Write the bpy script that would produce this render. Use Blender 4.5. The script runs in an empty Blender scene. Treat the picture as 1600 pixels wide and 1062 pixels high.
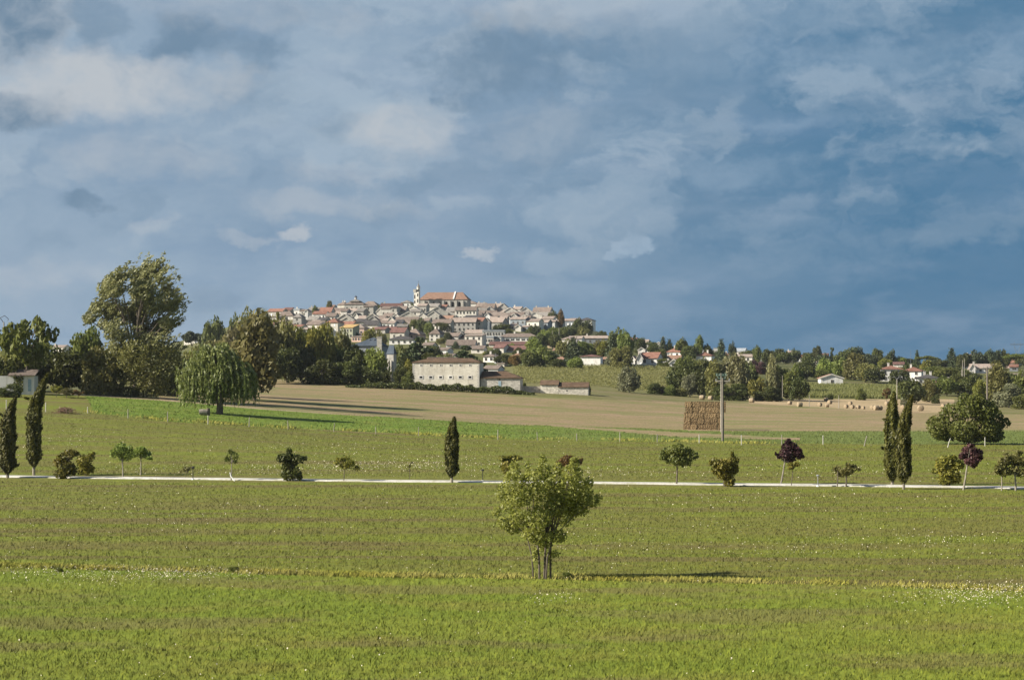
import bpy, math, random
import numpy as np

# ------------------------------------------------------------------ camera, sky, sun, exposure
SC = bpy.context.scene
COL = SC.collection
HC = 8.2            # camera height above the meadow
F = 3000.0          # focal length in pixels of a 1600 px wide picture
HZ = 600.0          # row of the horizon

cam_d = bpy.data.cameras.new('camera')
cam = bpy.data.objects.new('camera', cam_d)
COL.objects.link(cam)
cam.location = (0, 0, HC)
cam.rotation_euler = (math.radians(90), 0, 0)
cam_d.sensor_width = 36.0
cam_d.lens = 36.0 * F / 1600.0
cam_d.shift_y = (HZ - 531.0) / 1600.0
cam_d.clip_start = 0.5
cam_d.clip_end = 60000.0
SC.camera = cam

SC.view_settings.view_transform = 'Standard'
SC.view_settings.look = 'None'
SC.view_settings.gamma = 1.0
SC.view_settings.exposure = 1.0
EXPO = 2.0 ** SC.view_settings.exposure

SUN_EL, SUN_AZ = math.radians(31), math.radians(13)   # azimuth: behind the left-hand side of the view
sdir = np.array([-math.cos(SUN_EL) * math.cos(SUN_AZ), -math.cos(SUN_EL) * math.sin(SUN_AZ), math.sin(SUN_EL)])
from mathutils import Vector, Matrix
sun_d = bpy.data.lights.new('sun', 'SUN')
sun_d.energy = 5.0
sun_d.angle = math.radians(0.5)
sun_d.color = (1.0, 0.93, 0.80)
sun = bpy.data.objects.new('sun', sun_d)
COL.objects.link(sun)
sun.rotation_euler = Vector(tuple(-sdir)).to_track_quat('-Z', 'Y').to_euler()
sun.location = (-60, -40, 120)


def lin(r, g, b):
    f = lambda c: c / 12.92 if c <= 0.04045 else ((c + 0.055) / 1.055) ** 2.4
    return tuple(f(v / 255.0) for v in (r, g, b))


class NT:
    """small helper to write node trees"""
    def __init__(s, tree):
        s.t = tree
        s.n = tree.nodes
        s.l = tree.links

    def put(s, sock, v):
        if isinstance(v, bpy.types.NodeSocket):
            s.l.new(v, sock)
        elif isinstance(v, (tuple, list)) and sock.type == 'RGBA' and len(v) == 3:
            sock.default_value = (*v, 1)
        else:
            sock.default_value = v

    def add(s, typ, ins=(), **props):
        nd = s.n.new(typ)
        for k, v in props.items():
            setattr(nd, k, v)
        items = ins.items() if isinstance(ins, dict) else enumerate(ins)
        for k, v in items:
            if v is not None:
                s.put(nd.inputs[k], v)
        return nd

    def math(s, op, a, b=None, c=None, clamp=False):
        return s.add('ShaderNodeMath', [a, b, c], operation=op, use_clamp=clamp).outputs[0]

    def vec(s, op, a, b=None):
        nd = s.add('ShaderNodeVectorMath', [a, b], operation=op)
        return nd.outputs['Value'] if op in ('LENGTH', 'DOT_PRODUCT', 'DISTANCE') else nd.outputs[0]

    def noise(s, v, scale, detail=3, rough=0.5, out='Fac'):
        nd = s.add('ShaderNodeTexNoise', {'Vector': v, 'Scale': scale, 'Detail': detail, 'Roughness': rough})
        return nd.outputs[out]

    def ramp(s, v, a, b, lo=0.0, hi=1.0, smooth=True):
        nd = s.add('ShaderNodeMapRange', {0: v, 1: a, 2: b, 3: lo, 4: hi},
                   interpolation_type='SMOOTHSTEP' if smooth else 'LINEAR')
        return nd.outputs[0]

    def mix(s, f, a, b, blend='MIX'):
        nd = s.add('ShaderNodeMix', {0: f, 6: a, 7: b}, data_type='RGBA', blend_type=blend)
        return nd.outputs[2]

    def comb(s, x, y, z):
        return s.add('ShaderNodeCombineXYZ', [x, y, z]).outputs[0]


# ---- the sky: a Nishita sky with a deck of rain cloud drawn over it by direction
W = bpy.data.worlds.new('World')
SC.world = W
W.use_nodes = True
W.node_tree.nodes.clear()
k = NT(W.node_tree)
dirv = k.add('ShaderNodeTexCoord').outputs['Generated']
sep = k.add('ShaderNodeSeparateXYZ', [dirv]).outputs
U = k.math('MULTIPLY', k.math('ARCTAN2', sep[0], sep[1]), 3.0)
V = k.math('MULTIPLY', k.math('ARCSINE', sep[2]), 3.0)
UV = k.comb(U, V, 0.0)
flat = k.comb(k.math('MULTIPLY', U, 0.55), k.math('MULTIPLY', V, 1.0), 3.7)
n1 = k.noise(k.comb(U, k.math('MULTIPLY', V, 1.4), 1.3), 7.0, 6, 0.6, 'Color')
warp = k.vec('MULTIPLY', k.vec('SUBTRACT', n1, (0.5, 0.5, 0.5)), (0.17, 0.10, 0.0))
UVw = k.vec('ADD', UV, warp)
cl_big = k.noise(k.vec('ADD', flat, k.vec('MULTIPLY', warp, (1.2, 1.2, 0))), 5.2, 8, 0.58)
cl_str = k.noise(k.comb(k.math('MULTIPLY', U, 0.3), k.math('ADD', V, k.math('MULTIPLY', U, -0.05)), 9.1), 11.0, 6, 0.6)
cl_fine = k.noise(k.comb(k.math('MULTIPLY', U, 0.8), V, 5.0), 22.0, 6, 0.62)
# storm blue to the right, paler grey blue to the left
f_lr = k.ramp(k.math('ADD', U, k.math('MULTIPLY', V, -0.45)), -0.50, 0.50)
base = k.mix(f_lr, lin(141, 164, 186), lin(72, 119, 154))
low = k.ramp(V, 0.0, 0.2, 1.0, 0.0)
base = k.mix(k.math('MULTIPLY', low, 0.5), base, k.mix(f_lr, lin(141, 163, 185), lin(70, 114, 147)))
hi = k.math('MULTIPLY', k.ramp(V, 0.12, 0.4), k.ramp(f_lr, 0.0, 1.0, 1.0, 0.75))
amt = k.math('MULTIPLY', k.ramp(cl_big, 0.44, 0.60), k.math('ADD', k.math('MULTIPLY', hi, 0.75), 0.08))
c = k.mix(amt, base, lin(161, 180, 197))
dk = k.math('MULTIPLY', k.ramp(cl_big, 0.47, 0.36), k.math('ADD', k.math('MULTIPLY', hi, 0.35), 0.05))
c = k.mix(dk, c, lin(120, 148, 175))
c = k.mix(k.math('MULTIPLY', k.ramp(cl_str, 0.48, 0.70), 0.30), c, lin(158, 175, 195))
c = k.mix(k.math('MULTIPLY', k.ramp(cl_str, 0.47, 0.3), 0.28), c, lin(98, 134, 170))
# billows: light falls on them from the upper left
def cloud_n(off):
    return k.noise(k.vec('ADD', k.vec('ADD', k.comb(k.math('MULTIPLY', U, 0.6), V, 2.2), k.vec('MULTIPLY', warp, (1.0, 1.0, 0))), off), 6.0, 6, 0.5)
rel = k.math('SUBTRACT', cloud_n((0, 0, 0)), cloud_n((-.014, .026, 0)))
hi2 = k.math('MULTIPLY', k.ramp(V, 0.03, 0.34, .16, 1.0), k.ramp(f_lr, 0.3, 1.0, 1.0, 0.55))
c = k.mix(k.math('MULTIPLY', k.ramp(rel, 0.005, 0.13), k.math('MULTIPLY', hi2, .5)), c, lin(172, 187, 200))
c = k.mix(k.math('MULTIPLY', k.ramp(rel, -0.005, -0.13), k.math('MULTIPLY', hi2, .45)), c, lin(112, 141, 167))
CLOUDS = [  # column, row, half width, half height, weight (+ light, - dark), edge softness
    (20, 50, 105, 72, -0.95, .5), (150, 60, 30, 50, -0.5, .6), (290, 72, 75, 32, -0.75, .5), (400, 82, 75, 26, -0.5, .7),
    (38, 190, 88, 36, -0.95, .5), (790, 100, 140, 62, -0.7, .7), (960, 80, 130, 45, -0.45, .8), (150, 324, 46, 17, -0.7, .55),
    (540, 195, 45, 35, -0.35, .9), (400, 150, 90, 40, -0.3, .9), (830, 470, 70, 11, -0.55, .8), (1130, 40, 60, 30, -0.4, .9),
    (1090, 140, 120, 25, -0.3, .9), (1290, 30, 130, 25, -0.25, .9), (330, 465, 60, 25, -0.35, .9), (1500, 40, 120, 25, -0.4, .9),
    (150, 148, 170, 52, 0.9, .65), (300, 140, 110, 45, 0.5, .8), (630, 200, 85, 46, 0.8, .65), (230, 255, 120, 40, 0.4, 1.),
    (525, 272, 95, 20, 0.45, 1.), (480, 318, 120, 22, 0.42, .9), (600, 330, 80, 16, 0.3, .9), (240, 362, 42, 13, 0.35, .8), (380, 375, 60, 10, 0.4, .8),
    (467, 363, 27, 13, 0.7, .5), (752, 385, 25, 11, 0.8, .45), (994, 382, 30, 15, 1.0, .4), (966, 391, 26, 8, .8, .45),
    (1110, 95, 120, 55, 0.35, .9), (1400, 105, 190, 45, 0.5, .8), (900, 30, 150, 45, 0.5, .9), (1260, 20, 140, 40, 0.4, .9),
    (1150, 268, 110, 20, 0.4, .9), (850, 210, 100, 45, 0.4, 1.), (1220, 200, 110, 18, 0.35, 1.), (70, 440, 120, 30, 0.35, .9),
    (1575, 90, 70, 50, 0.35, .9), (860, 445, 130, 28, 0.35, .9), (390, 30, 200, 35, 0.35, 1.)]
tex = k.ramp(k.noise(k.vec('ADD', UV, k.vec('MULTIPLY', warp, (.6, .6, 0))), 13.0, 7, .62), .32, .62, .45, 1.0)
lit = k.mix(k.ramp(f_lr, 0.1, 0.7), lin(188, 194, 200), lin(150, 173, 194))
drk = k.mix(k.ramp(f_lr, 0.0, 0.8), lin(104, 132, 157), lin(94, 131, 161))
for i, (px, row, rx, ry, wgt, soft) in enumerate(CLOUDS):
    cx, cy = (px - 800) / 1000.0, (600 - row) / 1000.0
    q = k.vec('MULTIPLY', k.vec('SUBTRACT', UVw, (cx, cy, 0.0)), (1000.0 / rx, 1000.0 / ry, 0.0))
    d = k.vec('LENGTH', q)
    d = k.math('ADD', d, k.math('MULTIPLY', k.math('SUBTRACT', cl_fine, 0.5), 2.0 if soft >= .7 else .8))
    if wgt < -.8:     # sunlit rim behind the upper left of the darker clouds
        qr = k.vec('LENGTH', k.vec('MULTIPLY', k.vec('SUBTRACT', UVw, (cx - .004, cy + .013, 0.0)), (1000.0 / rx, 1000.0 / ry, 0.0)))
        qr = k.math('ADD', qr, k.math('MULTIPLY', k.math('SUBTRACT', cl_fine, 0.5), 1.2))
        c = k.mix(k.ramp(qr, 1.35, .8, 0.0, .6), c, lit)
    m = k.ramp(d, 1.0 + 0.35 * soft, 1.0 - 0.8 * soft, 0.0, abs(wgt))
    m = k.math('MULTIPLY', m, tex)
    c = k.mix(m, c, lit if wgt > 0 else drk)
bg_c = k.add('ShaderNodeBackground', {0: c, 1: 1.0 / EXPO})
nishita = k.add('ShaderNodeTexSky', sky_type='NISHITA', sun_disc=False, sun_elevation=SUN_EL,
                sun_rotation=math.radians(270) - SUN_AZ)
bg_s = k.add('ShaderNodeBackground', {0: nishita.outputs[0], 1: 0.055})
deck = k.math('MULTIPLY', k.ramp(sep[1], -0.1, 0.45), k.ramp(sep[2], 0.75, 0.3))
mixs = k.add('ShaderNodeMixShader', [deck, bg_s.outputs[0], bg_c.outputs[0]])
k.add('ShaderNodeOutputWorld', [mixs.outputs[0]])

# ------------------------------------------------------------------ helpers
RNG = np.random.default_rng(7)
random.seed(7)


def mesh_np(name, verts, faces, mats=(), tint=None, midx=None, smooth=False):
    """mesh from an (n,3) array and an (m,k) index array (or a list of index lists)"""
    me = bpy.data.meshes.new(name)
    verts = np.asarray(verts, dtype=np.float32).reshape(-1, 3)
    if isinstance(faces, np.ndarray):
        m, kk = faces.shape
        me.vertices.add(len(verts))
        me.vertices.foreach_set('co', verts.ravel())
        me.loops.add(m * kk)
        me.loops.foreach_set('vertex_index', faces.astype(np.int32).ravel())
        me.polygons.add(m)
        me.polygons.foreach_set('loop_start', np.arange(0, m * kk, kk, dtype=np.int32))
        me.update(calc_edges=True)
    else:
        me.from_pydata([tuple(map(float, v)) for v in verts], [], [list(map(int, f)) for f in faces])
        me.update()
    if tint is not None:
        a = me.attributes.new('tint', 'FLOAT', 'POINT')
        a.data.foreach_set('value', np.asarray(tint, dtype=np.float32).ravel())
    for m_ in mats:
        me.materials.append(m_)
    if midx is not None:
        me.polygons.foreach_set('material_index', np.asarray(midx, dtype=np.int32))
    if smooth:
        me.polygons.foreach_set('use_smooth', np.ones(len(me.polygons), dtype=bool))
    return me


def link(name, data, parent=None, loc=None, rz=None):
    o = bpy.data.objects.new(name, data)
    COL.objects.link(o)
    if parent is not None:
        o.parent = parent
    if loc is not None:
        o.location = tuple(map(float, loc))
    if rz is not None:
        o.rotation_euler = (0, 0, rz)
    return o


def tag(o, label=None, cat=None, group=None, kind=None):
    for key, v in (('label', label), ('category', cat), ('group', group), ('kind', kind)):
        if v:
            o[key] = v
    return o


def thing(name, loc, label, cat, group=None, rz=0.0):
    return tag(link(name, None, None, loc, rz), label, cat, group)


class MB:
    """collects boxes, tubes and polygons into one mesh"""
    def __init__(s):
        s.v, s.f, s.m = [], [], []

    def poly(s, pts, faces, m=0):
        b = len(s.v)
        s.v += [tuple(map(float, p)) for p in pts]
        s.f += [[b + i for i in f] for f in faces]
        s.m += [m] * len(faces)
        return s

    def box(s, x0, x1, y0, y1, z0, z1, m=0):
        p = [(x0, y0, z0), (x1, y0, z0), (x1, y1, z0), (x0, y1, z0), (x0, y0, z1), (x1, y0, z1), (x1, y1, z1), (x0, y1, z1)]
        return s.poly(p, [(3, 2, 1, 0), (4, 5, 6, 7), (0, 1, 5, 4), (1, 2, 6, 5), (2, 3, 7, 6), (3, 0, 4, 7)], m)

    def extr(s, prof, axis, a, b, m=0):
        """extrude a closed (u,z) profile along x (axis 0, u=y) or y (axis 1, u=x)"""
        n = len(prof)
        mk = (lambda u, z, t: (t, u, z)) if axis == 0 else (lambda u, z, t: (u, t, z))
        pts = [mk(u, z, a) for u, z in prof] + [mk(u, z, b) for u, z in prof]
        fs = [list(range(n))[::-1], list(range(n, 2 * n))] + [(i, (i + 1) % n, n + (i + 1) % n, n + i) for i in range(n)]
        return s.poly(pts, fs, m)

    def tube(s, pts, radii, n=6, m=0):
        pts = [np.array(p, float) for p in pts]
        rings = []
        for i, p in enumerate(pts):
            t = pts[min(i + 1, len(pts) - 1)] - pts[max(i - 1, 0)]
            t /= (np.linalg.norm(t) + 1e-9)
            up = np.array([0, 0, 1.0]) if abs(t[2]) < 0.9 else np.array([1.0, 0, 0])
            a = np.cross(t, up); a /= np.linalg.norm(a)
            b = np.cross(t, a)
            rings += [p + radii[i] * (math.cos(2 * math.pi * j / n) * a + math.sin(2 * math.pi * j / n) * b) for j in range(n)]
        fs = []
        for i in range(len(pts) - 1):
            for j in range(n):
                fs.append((i * n + j, i * n + (j + 1) % n, (i + 1) * n + (j + 1) % n, (i + 1) * n + j))
        fs += [list(range(n))[::-1], [(len(pts) - 1) * n + j for j in range(n)]]
        return s.poly(rings, fs, m)

    def data(s, name, *mats, smooth=False):
        return mesh_np(name, s.v, s.f, mats, midx=s.m, smooth=smooth)

    def build(s, name, mat, parent=None, loc=None, smooth=False):
        mats = mat if isinstance(mat, (list, tuple)) else (mat,)
        return link(name, s.data(name, *mats, smooth=smooth), parent, loc)


# ------------------------------------------------------------------ materials
MAT = {}


def new_mat(name):
    m = bpy.data.materials.new(name)
    m.use_nodes = True
    m.node_tree.nodes.clear()
    MAT[name] = m
    return m, NT(m.node_tree)


def finish(k, col, rough=0.85, bump=None, spec=0.25, bstr=0.4, bdist=0.05, transl=0.0, sheen=0.0):
    b = k.add('ShaderNodeBsdfPrincipled', {'Base Color': col, 'Roughness': rough, 'Specular IOR Level': spec})
    if bump is not None:
        k.l.new(k.add('ShaderNodeBump', {'Height': bump, 'Strength': bstr, 'Distance': bdist}).outputs[0], b.inputs['Normal'])
    out = b.outputs[0]
    if transl:
        t = k.add('ShaderNodeBsdfTranslucent', {'Color': col})
        out = k.add('ShaderNodeMixShader', [transl, out, t.outputs[0]]).outputs[0]
    k.add('ShaderNodeOutputMaterial', [out])


def leaf_mat(name, c1, c2, c3=None, transl=0.36, rough=0.55, spec=0.3):
    m, k = new_mat(name)
    gain = (1.62, 1.48, 1.25)
    c1, c2 = tuple(a * g for a, g in zip(c1, gain)), tuple(a * g for a, g in zip(c2, gain))
    t = k.add('ShaderNodeAttribute', attribute_name='tint').outputs['Fac']
    col = k.mix(k.ramp(t, 0.0, 1.0), c1, c2)
    if c3:
        col = k.mix(k.ramp(t, 0.86, 0.9), col, c3)
    r = k.add('ShaderNodeObjectInfo').outputs['Random']
    hsv = k.add('ShaderNodeHueSaturation', {'Color': col, 'Value': k.ramp(r, 0, 1, 0.8, 1.2, False),
                                            'Hue': k.ramp(r, 0, 1, 0.488, 0.508, False), 'Saturation': 0.95})
    finish(k, hsv.outputs[0], rough, transl=transl, spec=spec)
    return m


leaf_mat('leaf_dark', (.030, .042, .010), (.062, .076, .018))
leaf_mat('leaf_mid', (.046, .062, .013), (.092, .108, .024))
leaf_mat('leaf_olive', (.068, .076, .021), (.126, .130, .042))
leaf_mat('leaf_fresh', (.055, .080, .015), (.108, .132, .028))
leaf_mat('leaf_yellow', (.075, .092, .014), (.165, .165, .024))
leaf_mat('leaf_bright', (.070, .105, .018), (.135, .175, .035))
leaf_mat('leaf_silver', (.080, .095, .055), (.150, .165, .105))
leaf_mat('leaf_poplar', (.088, .100, .042), (.175, .182, .090), (.28, .28, .18), spec=.4)
leaf_mat('leaf_brown', (.072, .072, .026), (.122, .114, .044))
leaf_mat('leaf_purple', (.024, .012, .016), (.055, .024, .029), transl=.25)
leaf_mat('leaf_conifer', (.022, .035, .013), (.040, .055, .022), transl=.1)
leaf_mat('leaf_cypress', (.030, .038, .008), (.078, .082, .014), transl=.15)
leaf_mat('leaf_willow', (.072, .105, .022), (.165, .200, .068), (.24, .27, .15), spec=.4)
leaf_mat('leaf_maple', (.098, .118, .020), (.215, .235, .052), (.36, .36, .15), spec=.5, transl=.5)
leaf_mat('leaf_shrub', (.062, .072, .011), (.145, .140, .021), (.24, .20, .03))
leaf_mat('leaf_russet', (.06, .045, .014), (.12, .075, .02))
leaf_mat('twig_brown', (.09, .055, .04), (.17, .095, .07), transl=0)


def solid_mat(name, c1, c2, scale=4.0, rough=.85, bump=True, stretch=(1, 1, 1), spec=.2, bstr=.4):
    m, k = new_mat(name)
    co = k.vec('MULTIPLY', k.add('ShaderNodeTexCoord').outputs['Object'], stretch)
    n = k.noise(co, scale, 5, .65)
    r = k.add('ShaderNodeObjectInfo').outputs['Random']
    col = k.mix(k.ramp(n, .3, .7), c1, c2)
    col = k.add('ShaderNodeHueSaturation', {'Color': col, 'Value': k.ramp(r, 0, 1, .88, 1.12, False)}).outputs[0]
    finish(k, col, rough, n if bump else None, spec, bstr=bstr)
    return m


solid_mat('bark', (.06, .048, .036), (.15, .125, .10), 6, stretch=(3, 3, .6))
solid_mat('bark_pale', (.16, .14, .11), (.30, .27, .22), 6, stretch=(3, 3, .6))
solid_mat('wood_grey', (.17, .15, .125), (.34, .31, .27), 5, stretch=(4, 4, .5))
solid_mat('wood_pole', (.105, .088, .072), (.21, .185, .16), 5, stretch=(4, 4, .4))
solid_mat('void', (.008, .008, .009), (.014, .013, .013), 2, bump=False, spec=0)
solid_mat('wood_pale', (.32, .30, .26), (.48, .46, .41), 5, stretch=(4, 4, .5))
solid_mat('concrete', (.26, .235, .20), (.40, .37, .32), 3)
solid_mat('metal_green', (.10, .17, .15), (.18, .27, .24), 3, rough=.5, spec=.4)
solid_mat('metal_dark', (.02, .02, .02), (.045, .045, .045), 3, rough=.5)
solid_mat('metal_grey', (.20, .21, .23), (.30, .31, .33), 3, rough=.5)
solid_mat('lattice', (.09, .11, .13), (.13, .15, .17), 3, rough=.6)
solid_mat('white_paint', (.72, .71, .68), (.82, .81, .78), 2)
solid_mat('car_white', (.70, .72, .75), (.78, .80, .83), .5, rough=.3, spec=.5, bump=False)
solid_mat('car_grey', (.22, .26, .32), (.28, .32, .38), .5, rough=.3, spec=.5, bump=False)
solid_mat('shutter_white', (.66, .66, .66), (.80, .80, .80), 2)
solid_mat('shutter_blue', (.22, .30, .36), (.32, .42, .48), 2)
solid_mat('door_wood', (.07, .055, .05), (.12, .10, .09), 2, stretch=(6, 6, 1))
solid_mat('rubber', (.015, .015, .015), (.03, .03, .03), 3)
m_, k_ = new_mat('glass_dark')
finish(k_, (.016, .018, .021), .25, spec=.3)


def wall_mat(name, c1, c2, stain, sc=.6, stones=0.0):
    m, k = new_mat(name)
    co = k.add('ShaderNodeTexCoord').outputs['Object']
    n = k.noise(co, sc, 5, .6)
    st = k.noise(k.vec('MULTIPLY', co, (1.1, 1.1, .22)), 1.3, 5, .65)
    col = k.mix(k.ramp(n, .32, .68), c1, c2)
    col = k.mix(k.math('MULTIPLY', k.ramp(st, .48, .68), .75), col, stain)
    h = n
    if stones:
        v = k.add('ShaderNodeTexVoronoi', {'Vector': k.vec('MULTIPLY', co, (1.3, 1.3, 2.6)), 'Scale': 1.6})
        g = k.add('ShaderNodeSeparateColor', [v.outputs['Color']]).outputs[0]
        col = k.mix(stones, col, k.mix(g, tuple(x * .55 for x in c1), tuple(min(.8, x * 1.3) for x in c2)))
        h = v.outputs['Distance']
    r = k.add('ShaderNodeObjectInfo').outputs['Random']
    col = k.add('ShaderNodeHueSaturation', {'Color': col, 'Value': k.ramp(r, 0, 1, .76, 1.18, False), 'Saturation': k.ramp(r, 0, 1, .8, 1.1, False)}).outputs[0]
    finish(k, col, .9, h, .15, bstr=.25)
    return m


wall_mat('wall_white', (0.651, 0.632, 0.595), (0.744, 0.725, 0.688), (0.512, 0.484, 0.437))
wall_mat('wall_cream', (0.54, 0.505, 0.445), (0.66, 0.625, 0.56), (0.38, 0.35, 0.305))
wall_mat('wall_stone', (0.37, 0.345, 0.3), (0.52, 0.49, 0.435), (0.235, 0.215, 0.19), stones=.35)
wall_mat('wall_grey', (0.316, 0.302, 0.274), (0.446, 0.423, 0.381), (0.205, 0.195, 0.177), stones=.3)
wall_mat('wall_blue_shaded', (0.186, 0.209, 0.233), (0.260, 0.288, 0.307), (0.149, 0.158, 0.177))  # blue-grey walls; for shaded houses the shade is put into this colour
wall_mat('wall_pink', (0.465, 0.316, 0.260), (0.558, 0.400, 0.335), (0.335, 0.233, 0.186))
wall_mat('wall_yellow', (0.512, 0.372, 0.186), (0.595, 0.456, 0.251), (0.372, 0.279, 0.149))
wall_mat('wall_green', (0.335, 0.344, 0.233), (0.428, 0.428, 0.307), (0.242, 0.242, 0.177))
wall_mat('wall_barn', (0.53, 0.485, 0.405), (0.67, 0.625, 0.535), (0.37, 0.33, 0.27), sc=.5, stones=.14)
wall_mat('wall_rubble', (0.42, 0.385, 0.325), (0.58, 0.54, 0.47), (0.26, 0.235, 0.195), sc=1.2, stones=.5)


def roof_mat(name, c1, c2, c3):
    m, k = new_mat(name)
    co = k.add('ShaderNodeTexCoord').outputs['Object']
    n = k.noise(co, .55, 5, .65)
    n2 = k.noise(k.vec('MULTIPLY', co, (1, 1, 1)), 2.6, 4, .7)
    col = k.mix(k.ramp(n, .36, .64), c1, c2)
    col = k.mix(k.math('MULTIPLY', k.ramp(n2, .5, .7), .7), col, c3)
    w = k.add('ShaderNodeTexWave', {'Vector': co, 'Scale': 1.3, 'Distortion': 1.0, 'Detail': 2}, bands_direction='X').outputs['Fac']
    col = k.mix(k.math('MULTIPLY', w, .22), col, tuple(x * .45 for x in c1))
    r = k.add('ShaderNodeObjectInfo').outputs['Random']
    col = k.add('ShaderNodeHueSaturation', {'Color': col, 'Value': k.ramp(r, 0, 1, .82, 1.15, False)}).outputs[0]
    finish(k, col, .9, w, .15, bstr=.4, bdist=.08)
    return m


roof_mat('roof_tan', (.265, .208, .175), (.335, .275, .235), (.195, .16, .138))
roof_mat('roof_brown', (.165, .128, .108), (.225, .18, .152), (.105, .086, .075))
roof_mat('roof_grey', (.19, .172, .155), (.26, .24, .215), (.12, .11, .10))
roof_mat('roof_red', (.20, .098, .07), (.255, .135, .10), (.14, .08, .065))
roof_mat('roof_orange', (.26, .155, .108), (.31, .195, .14), (.20, .125, .092))
roof_mat('roof_dkred', (.135, .072, .062), (.18, .10, .085), (.09, .055, .05))
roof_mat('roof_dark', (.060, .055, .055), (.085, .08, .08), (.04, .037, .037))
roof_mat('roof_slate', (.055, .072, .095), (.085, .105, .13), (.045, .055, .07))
roof_mat('roof_zinc', (.26, .28, .30), (.32, .34, .36), (.21, .22, .24))
roof_mat('roof_yellow', (.36, .245, .10), (.42, .30, .14), (.30, .20, .09))
roof_mat('roof_mossy', (.115, .074, .048), (.17, .11, .072), (.062, .050, .034))


# ground materials: colour follows the position on the ground
def ground_mat(name, cols, streak=(.012, .05), grain=.55, weed=None, bstr=.5, rows=None, blade=False, fade=None):
    """cols: three colours mixed by broad and by fine noise; blades of grass share it"""
    m, k = new_mat(name)
    p = k.add('ShaderNodeNewGeometry').outputs['Position']
    big = k.noise(k.vec('MULTIPLY', p, (streak[0], streak[1], 0)), 1.0, 5, .6)
    mid = k.noise(k.vec('MULTIPLY', p, (.16, .22, 0)), 1.0, 5, .65)
    fine = k.noise(k.vec('MULTIPLY', p, (2.6, .9, .9)), 1.0, 4, .75)
    col = k.mix(k.ramp(big, .43, .57), cols[0], cols[1])
    col = k.mix(k.math('MULTIPLY', k.ramp(mid, .46, .68), .85), col, cols[2])
    if rows:
        s_ = k.add('ShaderNodeSeparateXYZ', [p]).outputs
        a = k.math('ADD', k.math('MULTIPLY', s_[0], rows[0]), k.math('MULTIPLY', s_[1], rows[1]))
        wv = k.math('SINE', k.math('ADD', a, k.math('MULTIPLY', mid, 2.0)))
        col = k.mix(k.math('MULTIPLY', k.ramp(wv, 0, 1), rows[2]), col, rows[3])
    g = k.ramp(fine, .25, .75, 1 - grain, 1 + grain, False)
    t = k.add('ShaderNodeAttribute', attribute_name='tint').outputs['Fac']
    col = k.add('ShaderNodeHueSaturation', {'Color': col, 'Value': g, 'Hue': k.ramp(t, 0, 1, .5, .485, False)}).outputs[0]
    if fade:       # the crop thins out along the field
        fx = k.math('ADD', k.add('ShaderNodeSeparateXYZ', [p]).outputs[0], k.ramp(mid, .3, .7, -14, 14))
        col = k.mix(k.ramp(fx, fade[0], fade[1], 0, fade[2]), col, fade[3])
    if weed:
        w = k.noise(k.vec('MULTIPLY', p, (streak[0] * 3.5, streak[1] * 1.7, 0)), 1.0, 4, .6)
        col = k.mix(k.math('MULTIPLY', k.ramp(w, .5, .62), weed[1]), col, weed[0])
    if blade:     # thin leaves of grass scatter light much like the sward they stand in
        col = k.add('ShaderNodeHueSaturation', {'Color': col, 'Value': k.ramp(t, 0, 1, .8, 1.2, False)}).outputs[0]
        gn = k.add('ShaderNodeNewGeometry').outputs['Normal']
        nv = k.vec('NORMALIZE', k.vec('ADD', k.vec('MULTIPLY', gn, (.35, .35, .35)), (-.05, -.05, .9)))
        b = k.add('ShaderNodeBsdfPrincipled', {'Base Color': col, 'Roughness': .8, 'Specular IOR Level': .1, 'Normal': nv})
        k.add('ShaderNodeOutputMaterial', [b.outputs[0]])
        return m
    finish(k, col, .9, fine, .12, bstr=bstr, bdist=.12)
    return m


MEADOW = dict(cols=((.126, .146, .020), (.132, .128, .030), (.148, .172, .023)), streak=(.006, .16), weed=((.124, .098, .038), .7))
LAWN = dict(cols=((.134, .174, .019), (.154, .186, .023), (.164, .170, .029)), streak=(.02, .12), weed=((.150, .118, .050), .5))
CROP = dict(cols=((.100, .155, .018), (.130, .185, .028), (.160, .180, .040)), streak=(.02, .12), fade=(-20, 45, .7, (.115, .135, .040)))
ground_mat('meadow', **MEADOW, grain=.3, bstr=.3)
ground_mat('meadow_blade', **MEADOW, blade=True)
ground_mat('lawn', **LAWN, grain=.35, bstr=.3)
ground_mat('lawn_blade', **LAWN, blade=True)
ground_mat('crop_blade', **CROP, blade=True)
ground_mat('green_crop', **CROP, grain=.4)
ground_mat('stubble', ((.265, .190, .115), (.225, .175, .090), (.165, .165, .058)), (.005, .05), grain=.4,
           rows=(.10, .9, .28, (.16, .125, .07)), weed=((.135, .155, .045), .7))
ground_mat('straw_field', ((.36, .27, .16), (.31, .235, .135), (.28, .225, .12)), (.006, .05), grain=.25)
ground_mat('verge', ((.125, .125, .038), (.165, .140, .065), (.105, .118, .032)), (.015, .08), grain=.5, weed=((.20, .165, .09), .6))
ground_mat('vine_soil', ((.135, .130, .045), (.165, .150, .062), (.115, .125, .038)), (.02, .03), grain=.4)
ground_mat('hill_ground', ((.085, .092, .030), (.125, .115, .050), (.065, .078, .024)), (.02, .03), grain=.4)
ground_mat('track', ((.33, .26, .17), (.28, .22, .14), (.24, .20, .11)), (.05, .1), grain=.3)
ground_mat('gravel', ((.48, .46, .42), (.40, .385, .335), (.52, .505, .465)), (.25, .5), grain=.18, weed=((.30, .29, .18), .6))
ground_mat('straw_grass', ((.33, .315, .055), (.36, .34, .09), (.26, .28, .045)), (.2, .3), grain=.3, blade=True)
leaf_mat('flower', (.40, .40, .34), (.54, .54, .48), transl=.2)
leaf_mat('maize', (.085, .100, .030), (.120, .130, .042))
leaf_mat('vine_leaf', (.095, .105, .033), (.135, .140, .048))
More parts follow.
